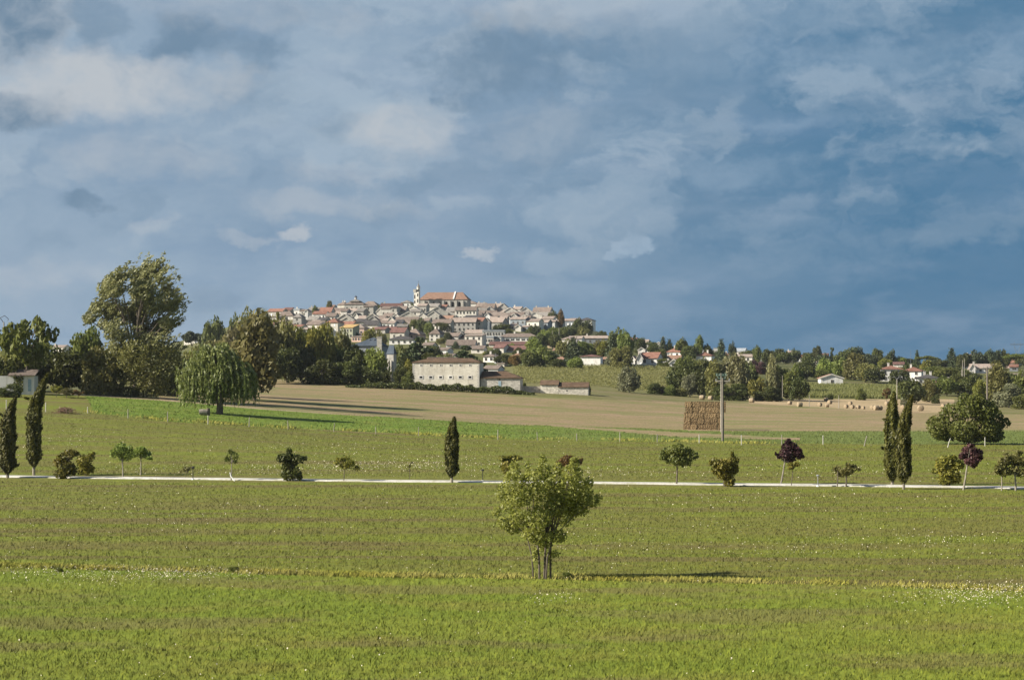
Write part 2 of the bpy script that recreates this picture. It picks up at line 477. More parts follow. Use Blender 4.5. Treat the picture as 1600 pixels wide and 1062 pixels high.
# ------------------------------------------------------------------ the lie of the land
# rows of the picture at which the ground appears, by distance (m) and column
TC = [-1500, 0, 130, 270, 400, 520, 650, 800, 930, 1000, 1100, 1200, 1400, 1600, 3100]
TR = {
    200: [None] * 15,
    235: [675, 675, 679, 683, 687, 695, 700, 703, 704, None, None, None, None, None, None],
    273: [639, 639, 645, 655, 667, 676, 682, 686, 689, 689, 690, 692, 693, 694, 694],
    330: [609, 612, 616, 625, 637, 645, 653, 663, 667, 669, 671, 672, 672, 672, 672],
    350: [606, 608, 611, 619, 631, 640, 650, 659, 664, 666, 668, 668, 668, 668, 668],
    420: [602, 602, 602, 605, 611, 617, 622, 629, 636, 641, 646, 650, 653, 655, 655],
    480: [601, 600, 599, 597, 596, 600, 604, 611, 616, 623, 630, 634, 640, 644, 644],
    560: [600, 600, 596, 592, 590, 594, 599, 606, 611, 618, 625, 627, 631, 635, 635],
    600: [598, 598, 594, 588, 586, 590, 595, 600, 605, 613, 620, 623, 626, 630, 630],
    760: [590, 590, 588, 582, 579, 578, 576, 574, 572, 573, 578, 590, 595, 600, 600],
    900: [585, 585, 580, 570, 560, 556, 553, 553, 556, 560, 563, 575, 580, 582, 582],
    1100: [578, 578, 570, 548, 526, 521, 518, 521, 534, 549, 558, 566, 572, 574, 574],
    1300: [574, 574, 566, 538, 500, 490, 486, 491, 516, 545, 558, 565, 570, 572, 572],
    1400: [572, 572, 565, 537, 497, 484, 479, 485, 514, 544, 557, 564, 569, 571, 571],
    1650: [586, 586, 586, 575, 560, 555, 550, 552, 560, 565, 568, 570, 570, 570, 570],
}
DS = np.arange(20, 2601, 5.0)
CS = np.arange(-1500, 3101, 20.0)
_keys = sorted(TR)
_z = []
for d_ in _keys:
    row_ = [(HZ + HC / d_ * F) if r is None else r for r in TR[d_]]
    r_ = np.interp(CS, TC, row_)
    _z.append(HC + (HZ - r_) / F * d_)
_z = np.array(_z)
ZG = np.zeros((len(DS), len(CS)))
_kd = np.array([0, 190] + _keys + [2600.0])
_zz = np.vstack([np.zeros((2, len(CS))), _z, np.zeros((1, len(CS)))])
for j in range(len(CS)):
    ZG[:, j] = np.interp(DS, _kd, _zz[:, j])


def blur(a, n, ax):
    for _ in range(n):
        b = np.concatenate([np.take(a, [0], ax), a, np.take(a, [-1], ax)], ax)
        s0 = [slice(None)] * 2; s1 = list(s0); s2 = list(s0)
        s0[ax], s1[ax], s2[ax] = slice(0, -2), slice(1, -1), slice(2, None)
        a = .25 * b[tuple(s0)] + .5 * b[tuple(s1)] + .25 * b[tuple(s2)]
    return a


ZG = blur(blur(ZG, 3, 0), 4, 1)
ZG[:33] = 0.0        # the near meadow is level


def zdc(d, c):
    """ground height at distance d (m along y) and column c; arrays welcome"""
    d = np.clip(np.asarray(d, float), DS[0], DS[-1] - .01)
    c = np.clip(np.asarray(c, float), CS[0], CS[-1] - .01)
    fi, fj = (d - DS[0]) / 5.0, (c - CS[0]) / 20.0
    i, j = fi.astype(int), fj.astype(int)
    a, b = fi - i, fj - j
    return (ZG[i, j] * (1 - a) * (1 - b) + ZG[i + 1, j] * a * (1 - b) + ZG[i, j + 1] * (1 - a) * b + ZG[i + 1, j + 1] * a * b)


def zxy(x, y):
    return zdc(y, 800 + np.asarray(x) / np.asarray(y) * F)


_dd = np.arange(25, 1500, 1.0)


def hit(px, row, dmin=25):
    """distance at which the ground is seen at this column and row"""
    z = zdc(_dd, np.full(len(_dd), float(px)))
    r = HZ - (z - HC) / _dd * F
    ok = np.nonzero((r <= row) & (_dd >= dmin))[0]
    return float(_dd[ok[0]]) if len(ok) else 1400.0


def G(px, row, dmin=25):
    d = hit(px, row, dmin)
    x = (px - 800) / F * d
    return np.array([x, d, float(zdc(d, px))])


def at(px, row, d):
    return np.array([(px - 800) / F * d, d, HC + (HZ - row) / F * d])


def L(pts, px):
    return np.interp(px, [p[0] for p in pts], [p[1] for p in pts])


# lines of the picture that part the fields
LAWN_EDGE = [(-600, 872), (0, 885), (250, 892), (600, 901), (900, 905), (1330, 914), (1600, 924), (2200, 945)]
FENCE = [(-600, 632), (0, 637), (72, 641), (137, 644), (200, 651), (262, 657), (325, 661), (389, 665), (450, 669), (587, 675), (654, 679),
         (778, 685), (901, 687), (1027, 689), (1158, 693), (1286, 693), (1600, 695), (2200, 697)]
CROP_TOP = [(100, 616), (150, 619), (270, 627), (400, 639), (520, 647), (600, 651), (800, 663), (1000, 669), (1096, 673), (1200, 673), (1600, 673), (2200, 673)]
STUB_TOP = [(-600, 601), (0, 600), (270, 600), (400, 590), (480, 594), (560, 599), (640, 608), (700, 613), (760, 615), (820, 619), (900, 622), (1000, 626), (1100, 629),
            (1180, 630), (1280, 636), (1340, 640), (1480, 645), (1600, 648), (2200, 650)]
SLIVER_T = [(860, 664), (1060, 675), (1250, 684)]
SLIVER_B = [(860, 665.5), (1060, 682), (1250, 687)]

ucol = np.unique(np.concatenate([np.linspace(-1500, -120, 24), np.linspace(-120, 1720, 620), np.linspace(1720, 3100, 24)]))
drow = [20.0]
while drow[-1] < 1660:
    d_ = drow[-1]
    drow.append(d_ + min(max(.9 * d_ * d_ / (HC * F), .35), 3.2))
drow = np.array(drow + list(np.linspace(1700, 2590, 12)))
DD, CC = np.meshgrid(drow, ucol, indexing='ij')
ZZ = zdc(DD, CC)
TV = np.stack([(CC - 800) / F * DD, DD, ZZ], -1).reshape(-1, 3)
nr, nc = DD.shape
idx = np.arange(nr * nc).reshape(nr, nc)
TF = np.stack([idx[:-1, :-1], idx[:-1, 1:], idx[1:, 1:], idx[1:, :-1]], -1).reshape(-1, 4)
dc = .25 * (DD[:-1, :-1] + DD[1:, :-1] + DD[:-1, 1:] + DD[1:, 1:]).ravel()
cc = .25 * (CC[:-1, :-1] + CC[1:, :-1] + CC[:-1, 1:] + CC[1:, 1:]).ravel()
zc = zdc(dc, cc)
rc = HZ - (zc - HC) / dc * F
jit = np.sin(cc * .11) * .5 + np.sin(cc * .047 + 1) * .7 + RNG.normal(0, .35, len(cc))
jl = jit * np.clip(1 - (dc - 100) / 300, .3, 1)
zone = np.full(len(cc), 7)
near = dc < 300
zone[(rc > L(LAWN_EDGE, cc) + jl) & near] = 0
zone[(zone == 7) & (rc > L(FENCE, cc) + jl * .6) & near] = 1
crop = (zone == 7) & (rc > L(CROP_TOP, cc) + jl * .4) & (dc < 400)
left = (cc < 130 + (rc - 616) * .6 + jl * 6)
zone[crop & ~left] = 2
zone[(zone == 2) & (rc < L(SLIVER_B, cc) + jl * .2) & (rc > L(SLIVER_T, cc) + jl * .2) & (cc > 860) & (cc < 1250)] = 3
zone[crop & left] = 1
zone[(zone == 7) & (rc > L(CROP_TOP, cc) - 1.8) & (rc < 660) & (dc < 400) & (cc > 95) & (cc < 520)] = 8
zone[(zone == 7) & (rc > L(STUB_TOP, cc) + jl * .5) & (dc < 600) & (cc > 250)] = 3
zone[(zone == 7) & (cc > 1170) & (dc > 400) & (dc < 622) & (rc > 623.5) & (cc < 1490)] = 4
zone[(zone == 7) & (dc > 590) & (dc < 768) & (cc > 780) & (cc < 1075)] = 6
zone[(zone == 7) & (dc > 400) & (dc < 640)] = 5
ZN = ['lawn', 'meadow', 'green_strip', 'stubble_field', 'straw_field', 'grass_verge', 'vineyard', 'hillside', 'dirt_track']
ZM = ['lawn', 'meadow', 'green_crop', 'stubble', 'straw_field', 'verge', 'vine_soil', 'hill_ground', 'track']
for z_ in range(9):
    f_ = TF[zone == z_]
    if not len(f_):
        continue
    u_, inv = np.unique(f_, return_inverse=True)
    o_ = link(ZN[z_], mesh_np(ZN[z_], TV[u_], inv.reshape(-1, 4), (MAT[ZM[z_]],), smooth=True))
    tag(o_, kind='structure')
# the land all round, a little below, as far as the horizon
mb = MB()
mb.poly([(-20000, -4000, -.4), (20000, -4000, -.4), (20000, 30000, -.4), (-20000, 30000, -.4)], [(0, 1, 2, 3)])
tag(mb.build('ground', MAT['hill_ground']), kind='structure')
mb = MB()
mb.poly([(-400, -400, -.004), (400, -400, -.004), (400, 19.99, -.004), (-400, 19.99, -.004)], [(0, 1, 2, 3)])
tag(mb.build('near_ground', MAT['lawn']), kind='structure')

# white gravel drive: a low bed with sloping edges
mb = MB()
for side in range(1):
    xs = np.linspace(-130, 120, 120)
    def yc(x):
        return 160.65 - .2115 * x + .35 * math.sin(x * .09) + .2 * math.sin(x * .23 + 1)
    pts, fs = [], []
    for i, x in enumerate(xs):
        y = yc(x)
        w = 1.22 + .08 * math.sin(x * .5) + .06 * math.sin(x * 1.7)
        for dy, z in ((-w - .12, -.02), (-w, .075), (0, .10), (w, .075), (w + .12, -.02)):
            pts.append((x, y + dy, z))
        if i:
            a, b = (i - 1) * 5, i * 5
            fs += [(a + j, b + j, b + j + 1, a + j + 1) for j in range(4)]
    mb.poly(pts, fs)
tag(mb.build('gravel_drive', MAT['gravel'], smooth=True), kind='structure')
YC = yc
# ------------------------------------------------------------------ trees
def nrm(a):
    return a / (np.linalg.norm(a, axis=-1, keepdims=True) + 1e-9)


def leaf_quads(P, out, size, rng, aspect=1.0, bias=.7, axis=None, awob=.5):
    n = len(P)
    N = nrm(out * bias + nrm(rng.normal(size=(n, 3))) * 1.0)
    T = rng.normal(size=(n, 3)) if axis is None else axis + rng.normal(size=(n, 3)) * awob
    T = nrm(T - (T * N).sum(1, keepdims=True) * N)
    B = np.cross(N, T)
    s = (np.broadcast_to(size, (n,)) * rng.uniform(.65, 1.3, n))[:, None] * .5
    T, B = T * s * aspect, B * s
    Q = np.stack([P - T, P + B * .9 - T * .1, P + T, P - B * .9 - T * .1], 1).reshape(-1, 3)
    return Q


def quads_mesh(name, Q, mats, tint):
    n = len(Q) // 4
    return mesh_np(name, Q, np.arange(4 * n).reshape(n, 4), mats, tint=np.repeat(tint, 4))


def blob_points(blobs, n, rng, shell=.55):
    blobs = np.asarray(blobs, float)
    area = (blobs[:, 3] * blobs[:, 4] + blobs[:, 3] * blobs[:, 5] + blobs[:, 4] * blobs[:, 5])
    pick = rng.choice(len(blobs), n, p=area / area.sum())
    d = nrm(rng.normal(size=(n, 3)))
    r = shell + (1 - shell) * rng.random(n) ** .6
    b = blobs[pick]
    P = b[:, :3] + d * r[:, None] * b[:, 3:6]
    tone = rng.random(len(blobs))[pick]
    return P, nrm(d / b[:, 3:6]), tone


def trunk_mb(blobs, h0, r, rng, lean=(0, 0), stems=1, spread=0.0, top=.7):
    mb = MB()
    blobs = np.asarray(blobs, float)
    for s in range(stems):
        a = 6.28 * s / max(stems, 1) + .4
        bx, by = spread * math.cos(a), spread * math.sin(a)
        zt = blobs[:, 2].max() * top
        p = [(bx * (1 + .3 * t) + lean[0] * t, by * (1 + .3 * t) + lean[1] * t, -.02 + (zt + .02) * t) for t in (0, .2, .45, .75, 1)]
        mb.tube(p, [r, r * .82, r * .68, r * .45, r * .2], 7)
        for b in blobs[s::stems][:10]:
            z0 = min(max(h0 + (b[2] - h0) * .35, h0 * .8), zt * .9)
            t = z0 / zt
            q0 = np.array([bx * (1 + .3 * t) + lean[0] * t, by * (1 + .3 * t) + lean[1] * t, z0])
            q1 = b[:3]
            m = .5 * (q0 + q1) + np.array([0, 0, .04 * (b[2] + .1)])
            mb.tube([q0, m, q1], [r * .45, r * .28, r * .08], 5)
    return mb


PROTO = {}


def proto(kind, var=0):
    """(trunk mesh, crown mesh) one unit tall and one unit wide"""
    key = (kind, var)
    if key in PROTO:
        return PROTO[key]
    rng = np.random.default_rng(hash((len(kind), ord(kind[0]), ord(kind[-1]), var)) % 99991)
    nleaf, size, aspect, bias, axis, shell = 3600, .050, 1.25, .7, None, .5
    h0 = .2
    if kind in ('round', 'sparse', 'bush', 'poplar', 'umbrella', 'mop'):
        cz, rz, n = {'round': (.57, .40, 20), 'sparse': (.6, .36, 22), 'bush': (.47, .46, 18), 'poplar': (.54, .44, 22),
                     'umbrella': (.78, .19, 16), 'mop': (.70, .28, 18)}[kind]
        blobs = []
        for i in range(n):
            d = nrm(rng.normal(size=3))
            if kind in ('round', 'umbrella', 'mop') and d[2] < -.35:
                d[2] *= -.5
            f = rng.uniform(.45, .74)
            b = rng.uniform(.13, .22)
            bz = b * {'poplar': 1.25, 'umbrella': .45, 'mop': .6}.get(kind, .85)
            if kind == 'poplar':
                tz = rng.uniform(-1, 1)
                wr = (1 - tz * .5 if tz > 0 else 1.0) * .33
                a = rng.uniform(0, 6.28)
                blobs.append([wr * math.cos(a) * rng.uniform(.3, 1), wr * math.sin(a) * rng.uniform(.3, 1), cz + tz * rz * .78, b * .9, b * .9, bz])
            else:
                blobs.append([d[0] * .5 * f, d[1] * .5 * f, cz + d[2] * rz * f * 1.05, b, b, bz])
        if kind == 'bush':
            for i in range(7):
                a = i * .9 + rng.uniform(0, .4)
                blobs.append([.3 * math.cos(a), .3 * math.sin(a), .14, .16, .16, .14])
            h0 = .06
        if kind == 'round':
            blobs.append([0, 0, cz, .24, .24, .26])
        if kind == 'sparse':
            nleaf, size = 1500, .055
            blobs = [[b[0] * 1.15, b[1] * 1.15, b[2], b[3] * .55, b[4] * .55, b[5] * .6] for b in blobs]
            h0 = .3
        if kind in ('umbrella', 'mop'):
            h0 = .5
        if kind == 'poplar':
            axis = np.array([[.7, .1, .75]])
            aspect, size = 1.9, .045
        blobs = np.array(blobs)
        P, out, tone = blob_points(blobs, nleaf, rng, shell)
        tk = trunk_mb(blobs, h0, .032 if kind != 'umbrella' else .025, rng)
        trunk = tk
    elif kind == 'conifer':
        Ps, outs = [], []
        for i in range(15):
            t = i / 14.0
            z = .07 + .92 * t
            rad = .5 * (1 - t) ** .9 + .02
            nb = int(10 - 5 * t)
            for j in range(nb):
                a = 6.28 * j / nb + i * 1.3 + rng.uniform(-.3, .3)
                rr = rad * rng.uniform(.75, 1.15)
                m = int(30 * (rr / .5)) + 5
                s = rng.random(m) ** .7
                w = (.10 * (1 - s) + .045) * .6
                x = rr * s
                px_ = x * math.cos(a) + rng.normal(size=m) * w
                py_ = x * math.sin(a) + rng.normal(size=m) * w
                pz_ = z - x * .28 + rng.normal(size=m) * .012
                Ps.append(np.stack([px_, py_, pz_], 1))
                outs.append(np.tile([math.cos(a) * .5, math.sin(a) * .5, .8], (m, 1)))
        P, out = np.concatenate(Ps), nrm(np.concatenate(outs))
        tone = rng.random(len(P)); size, aspect = .055, 1.5
        trunk = MB().tube([(0, 0, -.02), (0, 0, .5), (0, 0, .97)], [.03, .018, .004], 6)
    elif kind == 'cedar':
        blobs = []
        for i in range(8):
            t = i / 7.0
            z = .22 + .74 * t
            rad = .42 * math.sin(min(1.0, .35 + (1 - t) * .9) * 1.57) * (1 - .75 * t ** 2)
            for j in range(5 if t < .8 else 2):
                a = 6.28 * j / 5 + i * .8 + rng.uniform(-.3, .3)
                f = rng.uniform(.45, 1.0)
                blobs.append([rad * f * math.cos(a), rad * f * math.sin(a), z + rng.uniform(-.03, .03), .17 * (1 - .4 * t), .17 * (1 - .4 * t), .055])
        blobs = np.array(blobs)
        nleaf, size, bias = 6500, .046, 1.0
        P, out, tone = blob_points(blobs, nleaf, rng, .2)
        trunk = trunk_mb(blobs[:16], .15, .03, rng, top=.95)
    elif kind == 'pine':
        blobs = []
        for i in range(9):
            a = rng.uniform(0, 6.28); f = rng.uniform(.1, .8)
            z = rng.uniform(.45, .92)
            blobs.append([.36 * f * math.cos(a), .36 * f * math.sin(a), z, .16, .16, .06])
        blobs = np.array(blobs)
        nleaf, size = 1500, .05
        P, out, tone = blob_points(blobs, nleaf, rng, .3)
        trunk = trunk_mb(blobs, .3, .022, rng, top=1.0)
    Q = leaf_quads(P, out, size, rng, aspect, bias, axis)
    tint = np.clip(.45 * tone + .55 * rng.random(len(P)), 0, .85)
    tint[rng.random(len(P)) < .03] = 1.0
    # bring the crown to unit width and unit height
    hw = np.quantile(np.abs(P[:, :2]), .985)
    zt, zb = np.quantile(P[:, 2], .997), np.quantile(P[:, 2], .003)
    Q[:, :2] *= .5 / hw
    lo = {'round': .07, 'poplar': .04, 'bush': .0, 'conifer': .05, 'cedar': .12}.get(kind, zb)
    fz = lambda z: lo + (z - zb) / (zt - zb) * (1.0 - lo)
    Q[:, 2] = fz(Q[:, 2])
    tv = np.array(trunk.v)
    tv[:, :2] *= np.where(tv[:, 2:] > zb, .5 / hw, 1.0)
    tv[:, 2] = np.where(tv[:, 2] > zb, fz(tv[:, 2]), tv[:, 2] * lo / max(zb, .01))
    trunk.v = [tuple(q) for q in tv]
    cr = quads_mesh(kind + '_crown', Q, (MAT['leaf_mid'],), tint)
    tr = trunk.data(kind + '_trunk', MAT['bark'])
    PROTO[key] = (tr, cr)
    return PROTO[key]


TONE = {'f': 'leaf_fresh', 'd': 'leaf_dark', 'm': 'leaf_mid', 'o': 'leaf_olive', 'y': 'leaf_yellow', 'b': 'leaf_bright', 's': 'leaf_silver', 'p': 'leaf_poplar',
        'n': 'leaf_brown', 'u': 'leaf_purple', 'c': 'leaf_conifer', 'r': 'leaf_russet', 'h': 'leaf_shrub', 'w': 'leaf_willow'}
KNAME = {'round': ('broadleaf_tree', 'tree'), 'sparse': ('broadleaf_tree', 'tree'), 'bush': ('bush', 'bush'), 'poplar': ('poplar_tree', 'tree'),
         'umbrella': ('pine_tree', 'tree'), 'mop': ('garden_tree', 'tree'), 'conifer': ('conifer_tree', 'tree'), 'cedar': ('cedar_tree', 'tree'), 'pine': ('pine_tree', 'tree')}
_tv = 0


def plant(px, d, top, width, kind, tone, label, base=None, group=None, name=None, bark='bark'):
    """a copy of one of the grown kinds, on the ground at column px and distance d"""
    global _tv
    _tv += 1
    p = G(px, base, 25) if base else np.array([(px - 800) / F * d, d, float(zdc(d, px))])
    d = p[1]
    h = HC + (HZ - top) / F * d - p[2]
    w = width / F * d
    tr, cr = proto(kind, _tv % 3)
    n_, cat = KNAME[kind]
    root = thing(name or n_, p, label, cat, group, rz=(_tv * 2.399) % 6.28 if kind != 'poplar' else .3 * math.sin(_tv))
    for nm, me, mt, kx in (('trunk', tr, bark, 1), ('crown', cr, TONE[tone], 1)):
        o = link(nm, me, root)
        o.scale = (w, w, h)
        o.material_slots[0].link = 'OBJECT'
        o.material_slots[0].material = MAT[mt]
    return root


def custom_tree(name, label, cat, loc, trunk, bark, Q, leaf, tint, group=None):
    root = thing(name, loc, label, cat, group)
    if trunk is not None:
        trunk.build('trunk', MAT[bark], root)
    link('crown', quads_mesh(name + '_crown', Q, (MAT[leaf],), tint), root)
    return root


def px_blobs(spec, px0, base, d, zb, rng, depth=.8, k=1.0):
    """blobs given as column, row, half width, half height in picture units at distance d -> metres about the base"""
    s = d / F
    out = []
    for (c, r, rx, rz) in spec:
        y = rng.uniform(-depth, depth)
        out.append([(c - px0) * s, y, HC + (HZ - r) * s - zb, rx * s * k, rx * s * .95 * k, rz * s * k])
    return np.array(out)


# --- the multi-stemmed maple in the foreground
rng = np.random.default_rng(3)
p = G(849, 906)
spec = [(803, 752, 20, 24), (800, 785, 20, 18), (788, 818, 14, 12), (812, 812, 22, 18), (832, 745, 17, 20), (850, 735, 15, 16), (845, 770, 26, 26),
        (842, 805, 26, 22), (868, 760, 20, 24), (893, 738, 20, 18), (886, 768, 26, 26), (912, 770, 18, 20), (926, 783, 14, 11), (905, 795, 20, 15),
        (880, 808, 22, 20), (858, 830, 16, 14), (828, 832, 16, 12), (890, 790, 20, 16), (786, 770, 14, 18), (868, 790, 22, 20), (815, 772, 20, 20), (902, 757, 18, 16), (842, 838, 16, 12), (872, 836, 14, 12), (800, 828, 14, 9), (852, 850, 12, 8), (804, 730, 9, 13), (848, 721, 8, 11), (896, 722, 9, 11), (872, 733, 8, 12), (825, 728, 6, 10), (918, 752, 9, 9), (776, 800, 8, 9), (936, 778, 7, 6)]
bl = px_blobs(spec, 849, 906, p[1], p[2], rng, 1.1)
bl[:22, 3:6] *= .88
P, out, tone = blob_points(bl, 12000, rng, .4)
bl2 = px_blobs([(836, 867, 6, 12), (858, 872, 7, 10), (868, 865, 8, 8), (846, 855, 6, 12)], 849, 906, p[1], p[2], rng, .2)
P2, o2, t2 = blob_points(bl2, 260, rng, .2)
P, out, tone = np.concatenate([P, P2]), np.concatenate([out, o2]), np.concatenate([tone, t2 * .5])
Q = leaf_quads(P, out, rng.uniform(.06, .115, len(P)), rng, 1.35, .6, np.array([[.75, 0, .35]]), .8)
mb = MB()
for (bx, by, tx, tz, r) in ((-.42, .1, -1.1, 2.6, .045), (-.16, -.1, -.45, 3.6, .06), (.05, .05, .25, 3.9, .065), (.10, -.2, .9, 3.2, .05), (.30, .1, .38, 3.6, .055)):
    pts = [(bx, by, -.05), (bx + (tx - bx) * .08, by, .9), (bx + (tx - bx) * .4, by * 1.5, 1.8), (tx, by * 3, tz)]
    mb.tube(pts, [r * .9, r * .72, r * .55, r * .2], 7)
    for b in bl[rng.choice(len(bl), 7, replace=False)]:
        if abs(b[0] - tx) < 1.2:
            q0 = np.array(pts[2]) * .7 + np.array(pts[3]) * .3 * rng.uniform(.4, 1)
            mb.tube([pts[2], .5 * (np.array(pts[2]) + b[:3]) + (0, 0, .1), b[:3]], [r * .5, r * .3, r * .1], 5)
custom_tree('maple_tree', 'multi-stemmed young tree with pale green windblown leaves, alone on the mown lawn', 'tree', p, mb, 'bark', Q, 'leaf_maple',
            np.clip(.3 * tone + .7 * rng.random(len(P)), 0, 1) ** 1.1)


# --- Italian cypresses
def cypress(px, base, top, width, label, lean=(0, 0), n=3600, twist=1.0, clear=.05, seed=1, tufts=()):
    rng = np.random.default_rng(seed)
    p = G(px, base)
    s = p[1] / F
    h, w = (base - top) * s, width * s
    t = rng.random(n)
    t = clear + (1 - clear) * t
    th = rng.uniform(0, 6.28, n)
    u = (t - clear) / (1 - clear)
    prof = np.minimum(1, (u / .10) ** .6) * np.clip(1 - ((u - .55) / .45).clip(0) ** 1.6, 0, 1) ** .8
    bump = 1 + .16 * np.sin(5 * th + 11 * t * twist) + .10 * np.sin(3 * th - 23 * t) + .09 * np.sin(9 * th + 37 * t)
    r = w / 2 * prof * bump * (.80 + .25 * rng.random(n)) * .92
    lx = lambda t_: (lean[0] * s) * (np.clip((t_ - lean[1]) / (1 - lean[1]), 0, 1) ** 1.7 if lean[0] else 0 * t_)
    P = np.stack([r * np.cos(th) + lx(t), r * np.sin(th), t * h], 1)
    out = np.stack([np.cos(th), np.sin(th), .1 + 0 * th], 1)
    ax = np.stack([np.cos(th) * .25 + .25 * (lean[0] > 0), np.sin(th) * .25, np.ones(n)], 1)
    for (tt, side, ln) in tufts:
        m = 40
        v = rng.random(m)
        P = np.concatenate([P, np.stack([side * (w * .35 + v * ln * s), rng.normal(size=m) * .06, tt * h + v * ln * s * .45 + rng.normal(size=m) * .06], 1)])
        out = np.concatenate([out, nrm(rng.normal(size=(m, 3)))]); ax = np.concatenate([ax, np.tile([side * 1., 0, .7], (m, 1))])
    Q = leaf_quads(P, out, .13 * (p[1] / 160), rng, 3.0, 1.0, ax, .28)
    tint = np.clip(.5 + .25 * np.sin(5 * np.arctan2(out[:, 1], out[:, 0]) + 11 * P[:, 2] / h * twist) + rng.normal(size=len(P)) * .2, 0, .84)
    mb = MB().tube([(0, 0, -.05), (0, 0, h * .3), (float(lx(np.array(.8))), 0, h * .8)], [w * .11, w * .09, w * .02], 7)
    return custom_tree('cypress_tree', label, 'cypress', p, mb, 'bark_pale', Q, 'leaf_cypress', tint)


cypress(12, 747, 621, 23, 'shorter dark cypress with leaning tip at the left edge of the photo', (13, .62), 4200, clear=.06, seed=11,
        tufts=((.78, -1, 10), (.35, 1, 8), (.13, 1, 10), (.60, -1, 9), (.5, 1, 6), (.4, -1, 6)))
cypress(53, 743, 585, 22, 'tall dark cypress with long bent tip, second from the left edge', (22, .55), 4600, clear=.09, seed=12,
        tufts=((.55, -1, 6), (.75, -1, 6), (.68, 1, 5), (.45, 1, 5)))
cypress(706, 754, 653, 20, 'single slim cypress with bare foot beside the drive, near the middle', (4, .7), 3400, clear=.10, seed=13)
cypress(1394, 758, 614, 23, 'left and thicker of the paired tall cypresses on the right', (3, .7), 5200, twist=.5, clear=.05, seed=14, tufts=((.38, -1, 9), (.7, -1, 5)))
cypress(1412, 764, 619, 21, 'right cypress of the tall pair, its tip leaning right', (13, .6), 5000, clear=.07, seed=15)


# --- the great wind-swept poplar on the left
rng = np.random.default_rng(21)
p = G(212, 619)
d = p[1]
spec = [(160, 478, 19, 17), (172, 455, 20, 17), (185, 485, 24, 22), (195, 450, 22, 20), (215, 432, 11, 17), (212, 455, 17, 24), (236, 433, 13, 17), (240, 455, 20, 20),
        (258, 450, 14, 16), (268, 475, 17, 14), (255, 480, 20, 18), (230, 480, 22, 24), (205, 490, 24, 24), (272, 505, 14, 13), (255, 510, 22, 18),
        (172, 505, 20, 14), (152, 500, 12, 10), (195, 520, 24, 18), (225, 515, 26, 20), (248, 535, 28, 20), (190, 548, 26, 20), (262, 550, 22, 20), (218, 550, 30, 22),
        (203, 415 + 20, 9, 13), (262, 438, 9, 12), (246, 424, 8, 10), (222, 424, 7, 9), (152, 482, 10, 9), (176, 444, 9, 10), (278, 482, 9, 8)]
bl = px_blobs(spec, 219, 619, d, p[2], rng, 6.0)
bl[:, 3:6] *= .86
P, out, tone = blob_points(bl, 13500, rng, .15)
# plumes of leaves drawn out along the wind
pl = rng.integers(0, len(bl), 420)
pc = bl[pl, :3] + nrm(rng.normal(size=(420, 3))) * bl[pl, 3:6] * 1.0
pd = nrm(np.array([.8, .05, .6]) + rng.normal(size=(420, 3)) * .22)
t_ = rng.random((420, 26)) * rng.uniform(1.2, 3.6, (420, 1))
PP = (pc[:, None] + pd[:, None] * t_[..., None] + rng.normal(size=(420, 26, 3)) * .15).reshape(-1, 3)
P = np.concatenate([P, PP]); out = np.concatenate([out, nrm(rng.normal(size=PP.shape) + (0, -.4, .4))]); tone = np.concatenate([tone, np.repeat(rng.random(420), 26)])
Q = leaf_quads(P, out, .29, rng, 2.3, .6, np.array([[.85, .1, .6]]), .4)
mb = MB()
for b in bl:
    a = np.array([rng.normal() * .6, rng.normal() * .4, rng.uniform(.18, .3) * 23])
    m = a * .5 + b[:3] * .5 + np.array([-.12 * b[0], 0, .03 * b[2]])
    mb.tube([a, m, b[:3], b[:3] + np.array([.3, 0, b[5] * .7])], [.17, .12, .07, .02], 5)
mb.tube([(0, 0, -.2), (.1, 0, 4), (.3, 0, 9), (.6, 0, 16)], [.6, .45, .3, .08], 8)
custom_tree('poplar_tree', 'huge silvery poplar swept by the wind, tallest tree on the left', 'tree', p, mb, 'bark', Q, 'leaf_poplar',
            np.clip(.35 * tone + .65 * rng.random(len(P)), 0, 1))
# --- dark thicket at the poplar's foot
p2 = p + np.array([2.2, -1.5, 0]); p2[2] = float(zxy(p2[0], p2[1])); s = p2[1] / F
spec = [(178, 570, 18, 26), (272, 560, 16, 24), (170, 600, 14, 14), (195, 565, 24, 26), (222, 558, 28, 28), (252, 560, 26, 28), (212, 580, 24, 24), (240, 582, 24, 24), (262, 580, 20, 22), (185, 600, 22, 16), (212, 598, 26, 18), (240, 598, 26, 18), (262, 600, 14, 16), (200, 612, 20, 8), (230, 612, 22, 8), (255, 612, 16, 8)]
bl = px_blobs(spec, 232, 618, p2[1], p2[2], rng, 3.0)
bl[:, 1] -= 2.5
P, out, tone = blob_points(bl, 6800, rng, .45)
custom_tree('thicket', 'dense olive thicket of undergrowth round the foot of the huge poplar', 'thicket', p2, trunk_mb(bl, .5, .16, rng), 'bark',
            leaf_quads(P, out, .38, rng, 1.3), 'leaf_olive', np.clip(.5 * tone + .5 * rng.random(len(P)) - .15, 0, .85))

